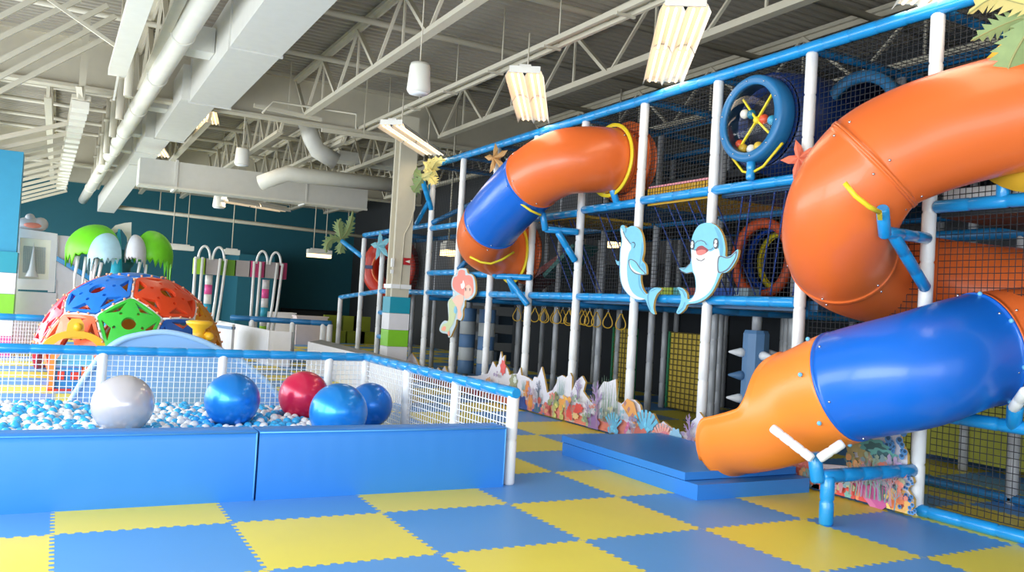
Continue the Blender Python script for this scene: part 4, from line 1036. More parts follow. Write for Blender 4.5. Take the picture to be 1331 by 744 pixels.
# palm shaped soft play tree
YPM = 12.2; c0 = at(152, 352, 1, YPM)
t = thing('play_palm', (c0.x, YPM, 0), 'soft play palm tree with green and white umbrella leaves behind the dome', 'palm')
mb = MB(); a = at(155, 298, 1, YPM); mb.tube([(c0.x, YPM, 0), (c0.x, YPM, 1.2), at(151, 356, 1, YPM), at(153, 325, 1, YPM), a], [.17, .15, .11, .07, .02], 10); obj('trunk', mb, mat('cyan_trunk', (30, 184, 214), .5, bump=.4, bscale=14), t)
mb = MB(); q = at(160, 345, 1, YPM + .4); mb.lathe((q.x, q.y, q.z), (0, 0, 1), [(-.9, .14), (-.05, .14), (.0, .18), (.06, .2), (.07, .14), (.3, .13)], 16); part_label(obj('trunk_core', mb, TEAL, t), 'teal post')
def leaf(px, py, wpx, hpx, y, col, azi, lab, hem=.15, dep=.55):
    d_ = pix(at(px, py, 1, y))[2]; a = wpx / F_PX * d_; h = hpx / F_PX * d_; C = at(px, py, 1, y); n = 36; k = 12; vs = []; rnd = random.Random(px)
    jag = [rnd.uniform(0, 1) * (1 if j % 2 else .15) for j in range(n + 1)]
    for i in range(k + 1):
        for j in range(n + 1):
            az_ = azi + math.radians(-135 + 270 * j / n); lo = -hem * 1.6 * jag[j] - .05; e_ = i / k
            th = PI / 2 * min(1, e_ * 1.25); r_ = math.sin(th); z = math.cos(th)
            if e_ > .8: z = -(e_ - .8) / .2 * (hem * 1.6 * jag[j] + .04) * (1 + 2.2 * max(0, math.cos(az_ - azi)) ** 3); r_ = 1 - (e_ - .8) * .15
            vs.append(C + Vector((math.cos(az_) * r_ * a, math.sin(az_) * r_ * dep, z * h)))
    vs2 = [C + (v - C) * .96 for v in vs]; W = n + 1; O = len(vs)
    fs = [(i * W + j, i * W + j + 1, (i + 1) * W + j + 1, (i + 1) * W + j) for i in range(k) for j in range(n)]
    mb = MB(); mb.add(vs + vs2, fs + [tuple(O + q for q in f[::-1]) for f in fs] + [(k * W + j, k * W + j + 1, O + k * W + j + 1, O + k * W + j) for j in range(n)], 0, True)
    part_label(obj('leaf', mb, mat('leaf_%d_%d_%d' % col, col, .45, vary=.12, nscale=9), t), lab)
def strands(par, px0, px1, py, y, n, L, seed):
    rnd = random.Random(seed)
    for k in range(n):
        a = at(px0 + (px1 - px0) * k / max(1, n - 1), py + rnd.uniform(-4, 4), 1, y); l = L * rnd.uniform(.75, 1.1); mb = MB(); mb.tube([a, a - Vector((rnd.uniform(0, .05), 0, l * .5)), a - Vector((.04, 0, l))], [.035, .025, .006], 6); part_label(obj('leaf_strand', mb, POST, par), 'white hanging strand')
strands(t, 102, 112, 336, YPM - .1, 2, .7, 1); strands(t, 120, 132, 340, YPM - .5, 3, .6, 2); strands(t, 182, 190, 343, YPM - .2, 2, .4, 3)
leaf(126, 328, 37, 36, YPM, (112, 214, 34), PI, 'green left leaf', .2)
leaf(139, 334, 23, 31, YPM - .45, (168, 208, 220), PI, 'pale blue leaf', .2, .3)
leaf(195, 334, 28, 34, YPM, (116, 216, 36), 0, 'green right leaf', .22)
leaf(174, 333, 15, 28, YPM - .45, (214, 218, 224), 0, 'white leaf', .2, .3)
mb = MB(); pp = [(140, 303), (150, 293), (162, 290), (171, 289), (170, 330), (167, 325), (165, 308), (158, 298), (150, 303)]; mb.plate([at(a, b, 1, YPM + .35) for a, b in pp], (0, .06, 0)); part_label(obj('leaf', mb, WHITE_PAINT, t), 'white upright fin')
# white castle front with window
YC = 13.9
t = thing('white_play_house', at(45, 440, 1, YC), 'white play house front with a framed window at the far left', 'play house')
def quad(pts, y, th, m_, name, par, lab=None):
    mb = MB(); mb.plate([at(a, b, 1, y) for a, b in pts], (0, th, 0)); o = obj(name, mb, m_, par)
    if lab: part_label(o, lab)
    return o
HW = mat('play_house_white', (232, 228, 230), .5); HG = mat('play_house_shade', (222, 216, 222), .5)
lo = at(45, 440, 1, YC)
mb = MB(); A = at(11, 378, 1, YC); B = at(74, 378, 1, YC); mb.box2((A.x, YC, 0), (B.x, YC + .12, A.z)); obj('lower_wall', mb, HG, t)
quad([(19, 296), (27, 297), (23, 380), (14, 380)], YC, .14, HW, 'frame_post', t); quad([(67, 303), (75, 304), (71, 380), (62, 380)], YC, .14, HW, 'frame_post', t)
quad([(19, 296), (75, 304), (74, 313), (18, 308)], YC - .02, .16, HW, 'frame_head', t); quad([(16, 362), (72, 364), (71, 378), (14, 376)], YC - .04, .18, HW, 'window_sill', t)
quad([(24, 308), (68, 312), (66, 364), (20, 362)], YC + .1, .02, mat('cream_window', (250, 244, 224), .4), 'window_pane', t)
mb = net_grid(at(30, 354, 1, YC + .08), at(58, 356, 1, YC + .08) - at(30, 354, 1, YC + .08), at(31, 320, 1, YC + .08) - at(30, 354, 1, YC + .08), 18, 18, .006); obj('window_net', mb, mat('grey_net', (190, 194, 190), .6), t)
mb = MB(); q = at(41, 360, 1, YC + .05); mb.lathe((q.x, q.y, q.z), (0, 0, 1), [(0, .12), (.15, .06), (.5, .02), (.7, .0)], 10); obj('curtain_fold', mb, HW, t)
quad([(75, 306), (100, 308), (99, 380), (72, 380)], YC + .15, .08, HG, 'side_wall', t); quad([(74, 340), (100, 356), (126, 372), (126, 440), (70, 440)], YC + .05, .1, HG, 'stair_side', t); quad([(74, 333), (130, 366), (129, 372), (73, 339)], YC - .0, .1, RAIL, 'stair_rail', t, 'cyan sloping edge')
q = at(40, 292, 1, YC + .1); mb = MB(); mb.ball(q, .27, 18, 12, sc=(1, .5, .55)); mb.ball(q + Vector((-.02, -.02, .13)), .09, 12, 8); mb.ball(q + Vector((.17, 0, .02)), .14, 12, 8)
t2 = tag(obj('shell_ornament', mb, mat('pearl_grey', (196, 190, 190), .5)), 'pearl grey shell ornament with a coral stripe on top of the white play house', 'ornament')
mb = MB(); mb.ball(q + Vector((.04, -.12, -.02)), .16, 14, 8, sc=(1, .25, .35)); part_label(obj('coral_stripe', mb, mat('coral_pink', (240, 140, 120), .5), t2), 'coral pink stripe')
# small fence behind at the left
t = thing('toddler_fence', at(30, 440, 1, 11.2), 'short blue railed net fence at the far left behind the dome', 'fence')
A = at(-20, 411, 1, 11.2); B = at(60, 414, 1, 11.2); mb = MB(); mb.foam(A, (B.x, 11.2, A.z), .06, .4); obj('rail', mb, RAIL, t)
obj('net', net_grid((A.x, 11.2, .02), (B.x - A.x, 0, 0), (0, 0, A.z - .06), 22, 12, .005), NETW, t)
# hoop arch: striped beam on banded poles
YH = 16.5
t = thing('hoop_gate', at(310, 430, 1, YH), 'striped green, grey and pink beam on banded poles with rope hoops', 'gate')
cs = [((254, 267), (176, 226, 60)), ((267, 285), (186, 176, 176)), ((285, 306), (104, 156, 40)), ((306, 325), (176, 166, 166)), ((325, 344), (216, 70, 128)), ((344, 363), (176, 166, 166)), ((363, 372), (176, 48, 96))]
for (a, b), c in cs:
    mb = MB(); A = at(a, 335 + (a - 254) * .06, 1, YH); B = at(b, 357 + (a - 254) * .06, 1, YH); mb.box2((A.x, YH, B.z), (B.x, YH + .35, A.z)); obj('beam_block', mb, mat('gate_%d_%d_%d' % c, c, .5), t)
for px in (272, 346):
    y0 = 358 if px < 300 else 364; q = at(px, y0, 1, YH + .17); bands = [(226, 222, 222), (240, 90, 160), (226, 222, 222), (50, 160, 190), (226, 222, 222), (150, 210, 60)]; z = q.z
    for k, c in enumerate(bands):
        h_ = .24; z2 = max(0.0, z - h_) if k < 5 else 0.0; mb = MB(); mb.lathe((q.x - .0, q.y, z2), (0, 0, 1), [(0, 0), (0, .09), (z - z2, .09), (z - z2, 0)], 14); obj('pole_band', mb, mat('gate_%d_%d_%d' % c, c, .5), t); z = z2
    for dx in (-.32, .02):
        top = at(px + 0, y0 - 20, 1, YH).z; pts = [Vector((q.x + dx + (.14 - math.cos(PI * k / 12) * .14), YH - .05, top + math.sin(PI * k / 12) * .33)) for k in range(13)]
        mb = MB(); mb.tube(pts, .03, 8); obj('rope_hoop', mb, POST, t)
    for dx, sl in ((-.38, -.0), (-.22, -.02), (.2, -.1), (.34, -.12)):
        mb = MB(); mb.tube([(q.x + dx, YH - .08, top + .05), (q.x + dx + sl * .6, YH - .1, 1.2), (q.x + dx + sl * 1.5, YH - .1, .15)], .035, 8); obj('hanging_rope', mb, POST, t)
# white partitions
def partition(pts, z, th, lab, m_=HW, blue=False):
    P = [at(a, b, 2, z) for a, b in pts]; t = thing('low_partition', P[0], lab, 'partition')
    mb = MB()
    for a, b in zip(P, P[1:]):
        d_ = Vector((a.x, a.y, 0)); e_ = Vector((b.x, b.y, 0)); mb.beam(d_ + Vector((0, 0, z / 2)), e_ + Vector((0, 0, z / 2)), th, z)
    obj('panel', mb, m_, t)
    if blue:
        mb = MB()
        for a, b in zip(P, P[1:]): mb.beam(a - Vector((0, .0, .08)), b - Vector((0, 0, .08)), th + .03, .06)
        part_label(obj('trim_strip', mb, RAILD, t), 'dark blue strip')
    return P
partition([(285, 417), (352, 430), (380, 432)], .72, .06, 'white low partition wall behind the dome, its corner facing the camera')
partition([(262, 417), (304, 422)], .78, .06, 'short white partition with a dark blue strip, right of the dome', blue=True)
P = [at(402, 443, 2, .6), at(536, 474, 2, .6)]
t = thing('white_counter', P[0], 'long low white counter with grey top left of the striped column', 'counter')
mb = MB(); a, b = P; mb.beam((a.x, a.y, .29), (b.x, b.y, .29), .05, .58); obj('front_board', mb, HW, t)
off = Vector((.5, .9, 0)); mb = MB(); mb.plate([a - Vector((0, 0, .02)), b - Vector((0, 0, .02)), b + off * .5 - Vector((0, 0, .02)), a + off - Vector((0, 0, .02))], (0, 0, -.03)); obj('counter_top', mb, mat('grey_top', (150, 150, 150), .6), t)
# far fence and furniture
t = thing('far_fence', at(370, 440, 1, 18), 'dark blue railed fence with white posts far behind the white partition', 'fence')
A = at(300, 413, 2, .85); B = at(431, 421, 2, .85); mb = MB(); mb.foam(A, B, .07, .5, 10); obj('rail', mb, RAILD, t)
for k in (.22, .62, .92, .985):
    p = A.lerp(B, k); mb = MB(); mb.tube([(p.x, p.y, 0), (p.x, p.y, .83)], .07, 10); obj('post', mb, POST, t)
def block(px0, py0, px1, py1, y, th, name, m_, lab, cat, base=True):
    A = at(px0, py0, 1, y); B = at(px1, py1, 1, y); mb = MB(); mb.box2((A.x, y, 0 if base else B.z), (B.x, y + th, A.z)); mb.box2((A.x - .03, y - .03, A.z), (B.x + .03, y + th + .03, A.z + .04)); tag(obj(name, mb, m_), lab, cat)
block(348, 407, 382, 440, 21, .5, 'sand_table', HW, 'white box table behind the far fence, left one', 'table')
block(386, 412, 424, 445, 20, .5, 'sand_table', mat('pinkish_white', (222, 206, 206), .5), 'pinkish white box table behind the far fence, right one', 'table')
block(380, 405, 424, 412, 28.5, .4, 'dark_counter', BLACK, 'long dark counter against the teal back wall', 'counter')
for k, (px, py) in enumerate(((436, 412), (461, 410), (474, 413))):
    A = at(px, py, 1, 22); t = thing('lime_armchair', (A.x, 22, 0), 'dim lime green armchair by the back wall, ' + ['left of the play frame', 'between the first two far posts', 'nearest the ladder'][k], 'armchair')
    LM = mat('lime_fabric', (136, 146, 40), .8); mb = MB(); mb.box((A.x, 22, .2), (.6, .6, .4)); obj('seat', mb, LM, t); mb = MB(); mb.box((A.x, 22.3, .6), (.6, .14, .6)); obj('backrest', mb, LM, t)
mb = MB(); q = at(393, 402, 1, 29.9); mb.box2((q.x - .9, 29.8, q.z - .25), (q.x + 1.5, 29.95, q.z)); tag(obj('wall_shelf', mb, BLACK), 'long black shelf fixed on the teal back wall', 'shelf')
# column structure panel on the teal wall
mb = MB(); a = at(311, 330, 1, 27.0); b = at(330, 430, 1, 27.0); mb.box2((a.x, 27.0, 0), (b.x + .6, 29.9, a.z)); struct('trim_3', mb, mat('lighter_teal', (36, 106, 124), .7))

# ================================================================== PAINTED CUT-OUT PANELS
PAINT = {}
def paint(rgb):
    if rgb not in PAINT: PAINT[rgb] = mat('paint_%d_%d_%d' % rgb, rgb, .45, vary=.05, nscale=20)
    return PAINT[rgb]
class Art:
    """flat painted board in a plane x=X with raised paint layers in one mesh"""
    def __init__(s, X): s.X = X; s.mb = MB(); s.mats = []; s.k = 0
    def mi(s, m):
        if m not in s.mats: s.mats.append(m)
        return s.mats.index(m)
    def board(s, pts, th, face, edge): s.mb.plate(pts, (th, 0, 0), s.mi(face), s.mi(edge))
    def shape(s, pts, rgb):
        s.k += 1; e = .0006 * s.k if s.k < 10 else .006 + .00012 * s.k
        P = [Vector((s.X - e, p.y, p.z)) for p in pts]; s.mb.add(P, [list(range(len(P)))], s.mi(paint(rgb)))
    def stroke(s, pts, w, rgb, w1=None):
        s.k += 1; e = .0006 * s.k if s.k < 10 else .006 + .00012 * s.k; w1 = w if w1 is None else w1; n = len(pts); L = []; R_ = []
        for i, p in enumerate(pts):
            t = (pts[min(i + 1, n - 1)] - pts[max(i - 1, 0)]); t = Vector((0, t.y, t.z)).normalized(); q = Vector((0, -t.z, t.y)); ww = w + (w1 - w) * i / (n - 1)
            L.append(Vector((s.X - e, p.y, p.z)) + q * ww / 2); R_.append(Vector((s.X - e, p.y, p.z)) - q * ww / 2)
        s.mb.add(L + R_, [(i, i + 1, n + i + 1, n + i) for i in range(n - 1)], s.mi(paint(rgb)))
def closed_spline(P, n=4):
    k = len(P); out = []
    for i in range(k):
        a, b, c, d = P[i - 1], P[i], P[(i + 1) % k], P[(i + 2) % k]
        for j in range(n):
            t = j / n; out.append(0.5 * ((2 * b) + (c - a) * t + (2 * a - 5 * b + 4 * c - d) * t * t + (3 * b - a - 3 * c + d) * t ** 3))
    return out
# ---- coral board
XB = 5.985
def coral(top, bottom_right, label, motifs, seed, zb=.02):
    rnd = random.Random(seed); A = Art(XB); P = [at(x, y, 0, XB) for x, y in top]
    poly = [Vector((XB, P[0].y, zb))] + P + [Vector((XB, bottom_right, zb))]
    A.board(poly, .028, paint((232, 228, 236)), WOOD)
    ys = [p.y for p in P]
    def height(y):
        best = .1
        for a, b in zip(P, P[1:]):
            if min(a.y, b.y) <= y <= max(a.y, b.y) and abs(a.y - b.y) > 1e-4:
                t = (y - a.y) / (b.y - a.y); best = a.z + (b.z - a.z) * t
        return best
    def clip(pts): return [Vector((XB, p.y, max(zb + .002, p.z))) for p in pts]
    def blob(y, z, ry, rz_, col, lob=7, amp=.15):
        A.shape(clip([Vector((XB, y + math.cos(t) * ry * (1 + amp * math.sin(lob * t)), z + math.sin(t) * rz_ * (1 + amp * math.sin(lob * t)))) for t in [2 * PI * k / 36 for k in range(36)]]), col)
    def branch(y, z, h, ang, w, col, dep=0):
        e = Vector((XB, y + math.sin(ang) * h, z + math.cos(ang) * h)); m_ = Vector((XB, y + math.sin(ang) * h * .5 + rnd.uniform(-.02, .02) * h, z + math.cos(ang) * h * .55))
        A.stroke([Vector((XB, y, z)), m_, e], w, col, w * .45)
        if dep < 2:
            for t_, da in ((.45, .65), (.6, -.6), (.8, .5), (1, 0)): branch(y + math.sin(ang) * h * t_, z + math.cos(ang) * h * t_, h * (.48 if t_ < 1 else .4), ang + da + rnd.uniform(-.15, .15), w * .55, col, dep + 1)
    def grass(y, z, h, wd, n, col):
        for k in range(n):
            yy = y + (k / (n - 1) - .5) * wd; hh = h * rnd.uniform(.7, 1.0); A.stroke([Vector((XB, yy, z)), Vector((XB, yy + rnd.uniform(-.02, .02), z + hh * .5)), Vector((XB, yy + (k / (n - 1) - .5) * .06, z + hh))], wd / n * .7, col, .003)
    # salmon sea bed along the foot
    n = 60; y0, y1 = P[0].y, bottom_right; ctr = []
    for k in range(n + 1):
        y = y0 + (y1 - y0) * k / n; ctr.append(Vector((XB, y, max(.06, min(height(y) * .5, .17 + .04 * math.sin(y * 5) + .02 * math.sin(y * 17))))))
    A.shape([Vector((XB, y0, zb + .001))] + ctr + [Vector((XB, y1, zb + .001))], (240, 142, 122))
    for k in range(34):
        y = rnd.uniform(min(y0, y1) + .1, max(y0, y1) - .1); blob(y, rnd.uniform(.04, .15), rnd.uniform(.03, .08), rnd.uniform(.015, .04), rnd.choice([(246, 162, 140), (226, 118, 110), (250, 180, 130), (232, 120, 150), (214, 196, 190)]))
    for mtf in motifs(rnd):
        kind, px, py, size, col = mtf[:5]; p = at(px, py, 0, XB)
        if kind == 'tree': branch(p.y, p.z, size * .5, rnd.uniform(-.1, .1), size * .1, col)
        elif kind == 'grass': grass(p.y, p.z, size, size * .55, 9, col)
        elif kind == 'blob': blob(p.y, p.z, size, size * (mtf[5] if len(mtf) > 5 else 1), col)
        elif kind == 'cluster':
            for k in range(9): blob(p.y + rnd.uniform(-size, size), p.z + rnd.uniform(-size, size) * .8, size * .36, size * .34, col, 5, .08)
            for k in range(6):
                c2 = tuple(min(255, int(v * 1.15)) for v in col); blob(p.y + rnd.uniform(-size, size) * .8, p.z + rnd.uniform(-size, size) * .7, size * .16, size * .15, c2, 5, .08)
        elif kind == 'fan':
            for k in range(7):
                a = (k - 3) * .28; A.stroke([p, p + Vector((0, math.sin(a) * size * .6, math.cos(a) * size * .6)), p + Vector((0, math.sin(a) * size, math.cos(a) * size))], size * .1, col, size * .16)
        elif kind == 'tubes':
            for k in range(11):
                yy = p.y + rnd.uniform(-size, size); zz = p.z + rnd.uniform(-size, size); blob(yy, zz, size * .25, size * .25, col, 3, .03); blob(yy, zz + size * .06, size * .15, size * .13, tuple(int(v * .6) for v in col), 3, .03)
        elif kind == 'shell':
            d = size; q = [p + Vector((0, d * .7, d * .25)), p + Vector((0, d * .3, d * .62)), p + Vector((0, -.2 * d, d * .5)), p + Vector((0, -.7 * d, -.35 * d)), p + Vector((0, -.5 * d, -.6 * d)), p + Vector((0, .1 * d, -.2 * d))]
            A.shape(q, col)
            for k in range(4):
                c_ = p + Vector((0, (.42 - k * .3) * d, (.32 - k * .24) * d)); A.shape([c_ + Vector((0, .14 * d, .05 * d)), c_ + Vector((0, .02 * d, .2 * d)), c_ + Vector((0, -.1 * d, .1 * d)), c_ + Vector((0, .02 * d, -.1 * d))], (186, 130, 128))
    rn3 = random.Random(seed + 9)
    for k in range(46):
        y = y0 + (y1 - y0) * (k + rn3.random()) / 46; h = height(y)
        if h > .16:
            c_ = rn3.choice([(150, 170, 150), (238, 176, 120), (206, 150, 160), (140, 176, 186), (176, 156, 190), (236, 140, 120), (190, 186, 150)]); zc = h * rn3.uniform(.3, .62)
            f_ = rn3.choice((.92, 1.0, 1.05))
            for q in range(5): blob(y + rn3.uniform(-.07, .07), zc + rn3.uniform(-.05, .05), rn3.uniform(.015, .032), rn3.uniform(.015, .03), tuple(int(v * f_) for v in c_), 5, .1)
    rn2 = random.Random(seed + 50)
    for k in range(40):
        y = y0 + (y1 - y0) * (k + rn2.random()) / 40; h = height(y) * rn2.uniform(.45, .8)
        if h > .2: rnd.seed(k + seed); branch(y, height(y) * .12, h * .55, rn2.uniform(-.15, .15), .014, rn2.choice([(128, 152, 162), (164, 146, 184), (126, 166, 156), (190, 150, 160)]))
    ys_ = [p.y for p in poly]
    o = obj('coral_panel', A.mb, A.mats, loc=(XB, sum(ys_) / len(ys_), 0))
    tag(o, label, 'panel'); return o
TOP1 = [(520, 476), (528, 471), (535, 459), (540, 466), (545, 477), (553, 481), (561, 478), (565, 483), (569, 478), (573, 484), (578, 476), (582, 487), (600, 489), (620, 489), (634, 486), (640.7, 470), (645, 478), (648, 473), (651, 457), (652.5, 466), (655.7, 462), (655, 473), (660, 480), (662, 488), (668, 486), (672.6, 486), (676.3, 478), (677.5, 488), (682, 489), (688, 492), (692, 496), (694.4, 490), (699, 491), (704, 477), (707.7, 493), (711, 511), (718.6, 507), (723.4, 498), (724.6, 491), (730.7, 488), (735.5, 491), (741, 485), (743.4, 490), (743, 509), (748.8, 496), (756.7, 489), (761, 497), (758, 509), (762, 515), (768, 523), (773, 521), (776.6, 508), (785, 496), (790, 497), (800.3, 493), (801.5, 522), (808, 525), (815, 519), (825, 520), (832, 527), (834, 537), (840.5, 536), (844, 538), (849, 537.5), (854, 547), (857, 552), (862, 548), (869.5, 554), (875.5, 558), (878, 564), (885, 561), (892.5, 563), (897, 559), (899, 548), (904.5, 543.5), (909, 536), (914, 543), (922, 556), (940, 566), (970, 574), (1000, 583)]
def mot1(r):
    L = [('blob', 654.5, 473 + 5, .085, (238, 100, 100), 1.3), ('blob', 668, 497, .12, (168, 170, 140)), ('blob', 670, 494, .05, (226, 232, 222)),
         ('blob', 678, 533, .16, (66, 96, 176), 1.3), ('blob', 700, 540, .16, (66, 96, 176)), ('blob', 673, 517, .075, (246, 170, 80), 1.3), ('blob', 690, 522, .075, (246, 160, 80), 1.3), ('blob', 686, 506, .06, (240, 150, 90), 2),
         ('grass', 681, 508, .16, (96, 150, 150)), ('tree', 700, 520, .36, (120, 130, 150)), ('grass', 700, 536, .34, (120, 150, 140)), ('cluster', 708, 530, .14, (230, 120, 110)),
         ('cluster', 722, 522, .14, (150, 160, 110)), ('cluster', 726, 534, .12, (206, 196, 110)), ('grass', 730, 514, .26, (140, 176, 170)), ('cluster', 736, 524, .13, (248, 176, 90)),
         ('tree', 752, 520, .38, (160, 140, 180)), ('tree', 745, 524, .2, (150, 130, 170)), ('blob', 745, 536, .14, (240, 92, 84), .7), ('blob', 754, 531, .1, (240, 92, 84), .6), ('blob', 750, 541, .08, (248, 210, 150), .5),
         ('tree', 777, 545, .62, (160, 132, 178)), ('tree', 766, 544, .3, (170, 140, 180)), ('grass', 794, 550, .58, (122, 150, 126)), ('blob', 774, 551, .13, (156, 120, 182), .9), ('cluster', 763, 546, .07, (170, 190, 150)),
         ('fan', 800, 560, .22, (112, 192, 224)), ('cluster', 799, 553, .1, (120, 196, 226)), ('shell', 823, 537, .26, (246, 172, 96)), ('cluster', 822, 560, .09, (222, 120, 160)), ('fan', 842, 565, .28, (112, 196, 228)), ('cluster', 845, 553, .1, (120, 196, 230)),
         ('blob', 822, 565, .06, (206, 196, 190)), ('cluster', 835, 570, .14, (240, 132, 116)), ('cluster', 858, 572, .15, (240, 134, 118)), ('fan', 865, 574, .2, (246, 180, 170)), ('fan', 868, 575, .12, (236, 120, 150)),
         ('blob', 866, 581, .06, (206, 196, 186)), ('cluster', 882, 572, .11, (150, 200, 228)), ('blob', 883, 568, .09, (158, 204, 230)), ('tree', 900, 574, .38, (160, 132, 176)), ('fan', 893, 582, .1, (246, 170, 120)), ('fan', 905, 583, .12, (246, 176, 120)),
         ('grass', 538, 484, .2, (170, 130, 160)), ('blob', 600, 505, .12, (236, 110, 130)), ('cluster', 620, 506, .12, (226, 110, 130))]
    return L
coral(TOP1, -.28, 'long painted coral reef board at the play frame foot, left of the slide mouth', mot1, 3)
TOP2 = [(1016, 604), (1024, 597), (1040, 592), (1050, 597), (1062, 603), (1088, 605), (1107, 607), (1112, 602), (1107, 592), (1114, 585), (1112, 572), (1122, 566), (1133, 561), (1150, 556), (1169, 556), (1170.5, 564), (1171.5, 576), (1176, 584), (1179.5, 592), (1179.5, 603), (1176, 610), (1178, 618), (1186, 621), (1188, 627), (1184, 632), (1179, 636), (1183, 642), (1188, 650), (1187.5, 660), (1181, 667)]
def mot2(r):
    return [('cluster', 1040, 605, .12, (238, 130, 124)), ('cluster', 1054, 614, .1, (240, 130, 110)), ('cluster', 1085, 632, .13, (244, 120, 84)), ('blob', 1086, 634, .05, (240, 196, 160)), ('cluster', 1108, 628, .12, (246, 160, 116)), ('grass', 1100, 628, .14, (96, 160, 160)), ('cluster', 1108, 648, .12, (232, 96, 90)),
            ('blob', 1104, 644, .035, (140, 200, 190)), ('fan', 1140, 664, .3, (214, 110, 170)), ('fan', 1136, 660, .2, (222, 126, 176)), ('fan', 1146, 662, .26, (206, 100, 164)), ('grass', 1156, 652, .3, (90, 140, 130)), ('grass', 1164, 640, .2, (70, 130, 130)),
            ('cluster', 1168, 658, .13, (250, 190, 110)), ('blob', 1163, 655, .035, (246, 130, 80)), ('blob', 1173, 650, .04, (246, 140, 90)), ('tubes', 1183, 628, .05, (90, 150, 210)), ('tubes', 1183, 655, .07, (90, 150, 210)), ('cluster', 1122, 590, .12, (168, 160, 112)), ('cluster', 1128, 574, .1, (176, 168, 120)), ('cluster', 1140, 602, .1, (176, 170, 130)),
            ('tubes', 1160, 570, .13, (86, 140, 196)), ('tubes', 1170, 592, .1, (86, 146, 204)), ('tubes', 1150, 592, .1, (80, 136, 190)), ('blob', 1140, 580, .14, (96, 164, 160), .42), ('blob', 1142, 583, .1, (70, 110, 112), .5), ('blob', 1152, 590, .13, (110, 180, 174), .3), ('blob', 1152, 597, .09, (76, 118, 126), .7)]
coral(TOP2, -1.22, 'painted coral reef board with blue tube sponges at the foot of the front white post', mot2, 5)

# ---- dolphins
def art_board(name, X, zx, zy, sc, outline, th=.03, base=(120, 194, 222)):
    A = Art(X); f = lambda P: [at(zx + a / sc, zy + b / sc, 0, X) for a, b in P]
    A.f = f; A.board(closed_spline(f(outline)), th, paint(base), WOOD); return A
GREYL = (96, 100, 112); SC = 5.316
D1 = [(145, 74), (165, 70), (183, 88), (215, 74), (252, 82), (282, 112), (298, 170), (300, 250), (290, 310), (312, 340), (320, 400), (304, 412), (284, 402), (280, 450), (295, 510), (325, 545), (348, 515), (384, 500), (425, 508), (396, 540), (375, 585), (368, 640), (378, 684), (350, 668), (328, 625), (312, 583), (270, 586), (220, 570), (170, 520), (145, 465), (135, 390), (138, 250), (148, 175), (139, 108)]
A = art_board('dolphin', 5.97, 780, 280, SC, D1)
A.shape(closed_spline(A.f([(146, 88), (160, 112), (175, 150), (207, 195), (215, 230), (200, 260), (190, 310), (186, 370), (192, 450), (216, 520), (256, 560), (308, 579), (268, 582), (220, 566), (173, 518), (149, 465), (140, 390), (142, 250), (153, 178), (144, 115)])), (226, 222, 218))
A.shape(closed_spline(A.f([(292, 180), (296, 250), (286, 310), (276, 360), (274, 450), (286, 505), (316, 550), (300, 540), (272, 500), (264, 440), (268, 360), (282, 260)])), (92, 166, 200))
A.shape(closed_spline(A.f([(196, 316), (215, 303), (250, 322), (276, 360), (316, 404), (290, 414), (240, 403), (208, 368)])), GREYL)
A.shape(closed_spline(A.f([(203, 318), (218, 309), (247, 328), (272, 366), (308, 402), (288, 408), (244, 396), (214, 364)])), (128, 204, 230))
A.shape(closed_spline(A.f([(203, 318), (214, 350), (240, 380), (285, 405), (244, 396), (212, 364)])), (240, 240, 240))
A.shape(closed_spline(A.f([(284, 345), (298, 330), (310, 352), (314, 385), (300, 370)])), (96, 170, 204))
A.stroke(A.f([(173, 80), (182, 100), (178, 120)]), .006, GREYL); A.stroke(A.f([(160, 112), (176, 150), (207, 193), (220, 198)]), .008, GREYL)
A.stroke(A.f([(222, 188), (236, 188), (243, 200), (240, 216), (234, 226)]), .010, (70, 74, 84))
A.stroke(A.f([(345, 520), (330, 560), (335, 610), (350, 655)]), .008, (90, 150, 180)); A.stroke(A.f([(355, 525), (395, 505), (420, 507)]), .008, (90, 150, 180))
A.shape(closed_spline(A.f([(110, 306), (122, 318), (134, 318), (134, 346), (122, 342), (114, 325)])), (110, 180, 206))
o = obj('dolphin_board', A.mb, A.mats, loc=(5.985, 2.5, 2.0)); tag(o, 'blue and white dolphin cut-out board seen from the side, left of the smiling one', 'cut-out')
D2 = [(735, 52), (782, 60), (822, 92), (852, 152), (866, 230), (866, 284), (902, 278), (952, 236), (946, 295), (910, 360), (872, 394), (838, 402), (818, 444), (780, 522), (730, 576), (670, 606), (604, 616), (584, 650), (548, 681), (527, 672), (544, 632), (558, 590), (554, 540), (534, 500), (570, 506), (598, 540), (606, 580), (642, 562), (660, 510), (655, 430), (636, 394), (592, 403), (560, 380), (546, 364), (590, 360), (622, 328), (630, 290), (628, 220), (640, 140), (680, 72)]
A = art_board('dolphin', 5.97, 780, 280, SC, D2)
A.shape(closed_spline(A.f([(842, 160), (852, 230), (842, 290), (826, 290), (828, 230), (815, 150), (790, 80), (825, 110)])), (96, 168, 200))
A.shape(closed_spline(A.f([(631, 262), (636, 228), (655, 238), (700, 262), (745, 243), (790, 222), (818, 232), (828, 300), (812, 400), (786, 480), (738, 548), (670, 588), (612, 600), (640, 572), (664, 512), (660, 430), (642, 382), (633, 320)])), (226, 222, 218))
A.shape(closed_spline(A.f([(816, 292), (835, 280), (872, 290), (905, 282), (944, 246), (940, 292), (905, 354), (868, 388), (818, 398), (810, 345)])), GREYL)
A.shape(closed_spline(A.f([(824, 298), (838, 288), (872, 298), (905, 292), (936, 262), (932, 292), (898, 348), (864, 380), (826, 390), (818, 345)])), (124, 198, 226))
A.shape(closed_spline(A.f([(650, 240), (665, 205), (700, 178), (735, 190), (760, 225), (800, 225), (770, 248), (745, 246), (720, 235), (690, 228), (665, 242)])), (118, 192, 222))
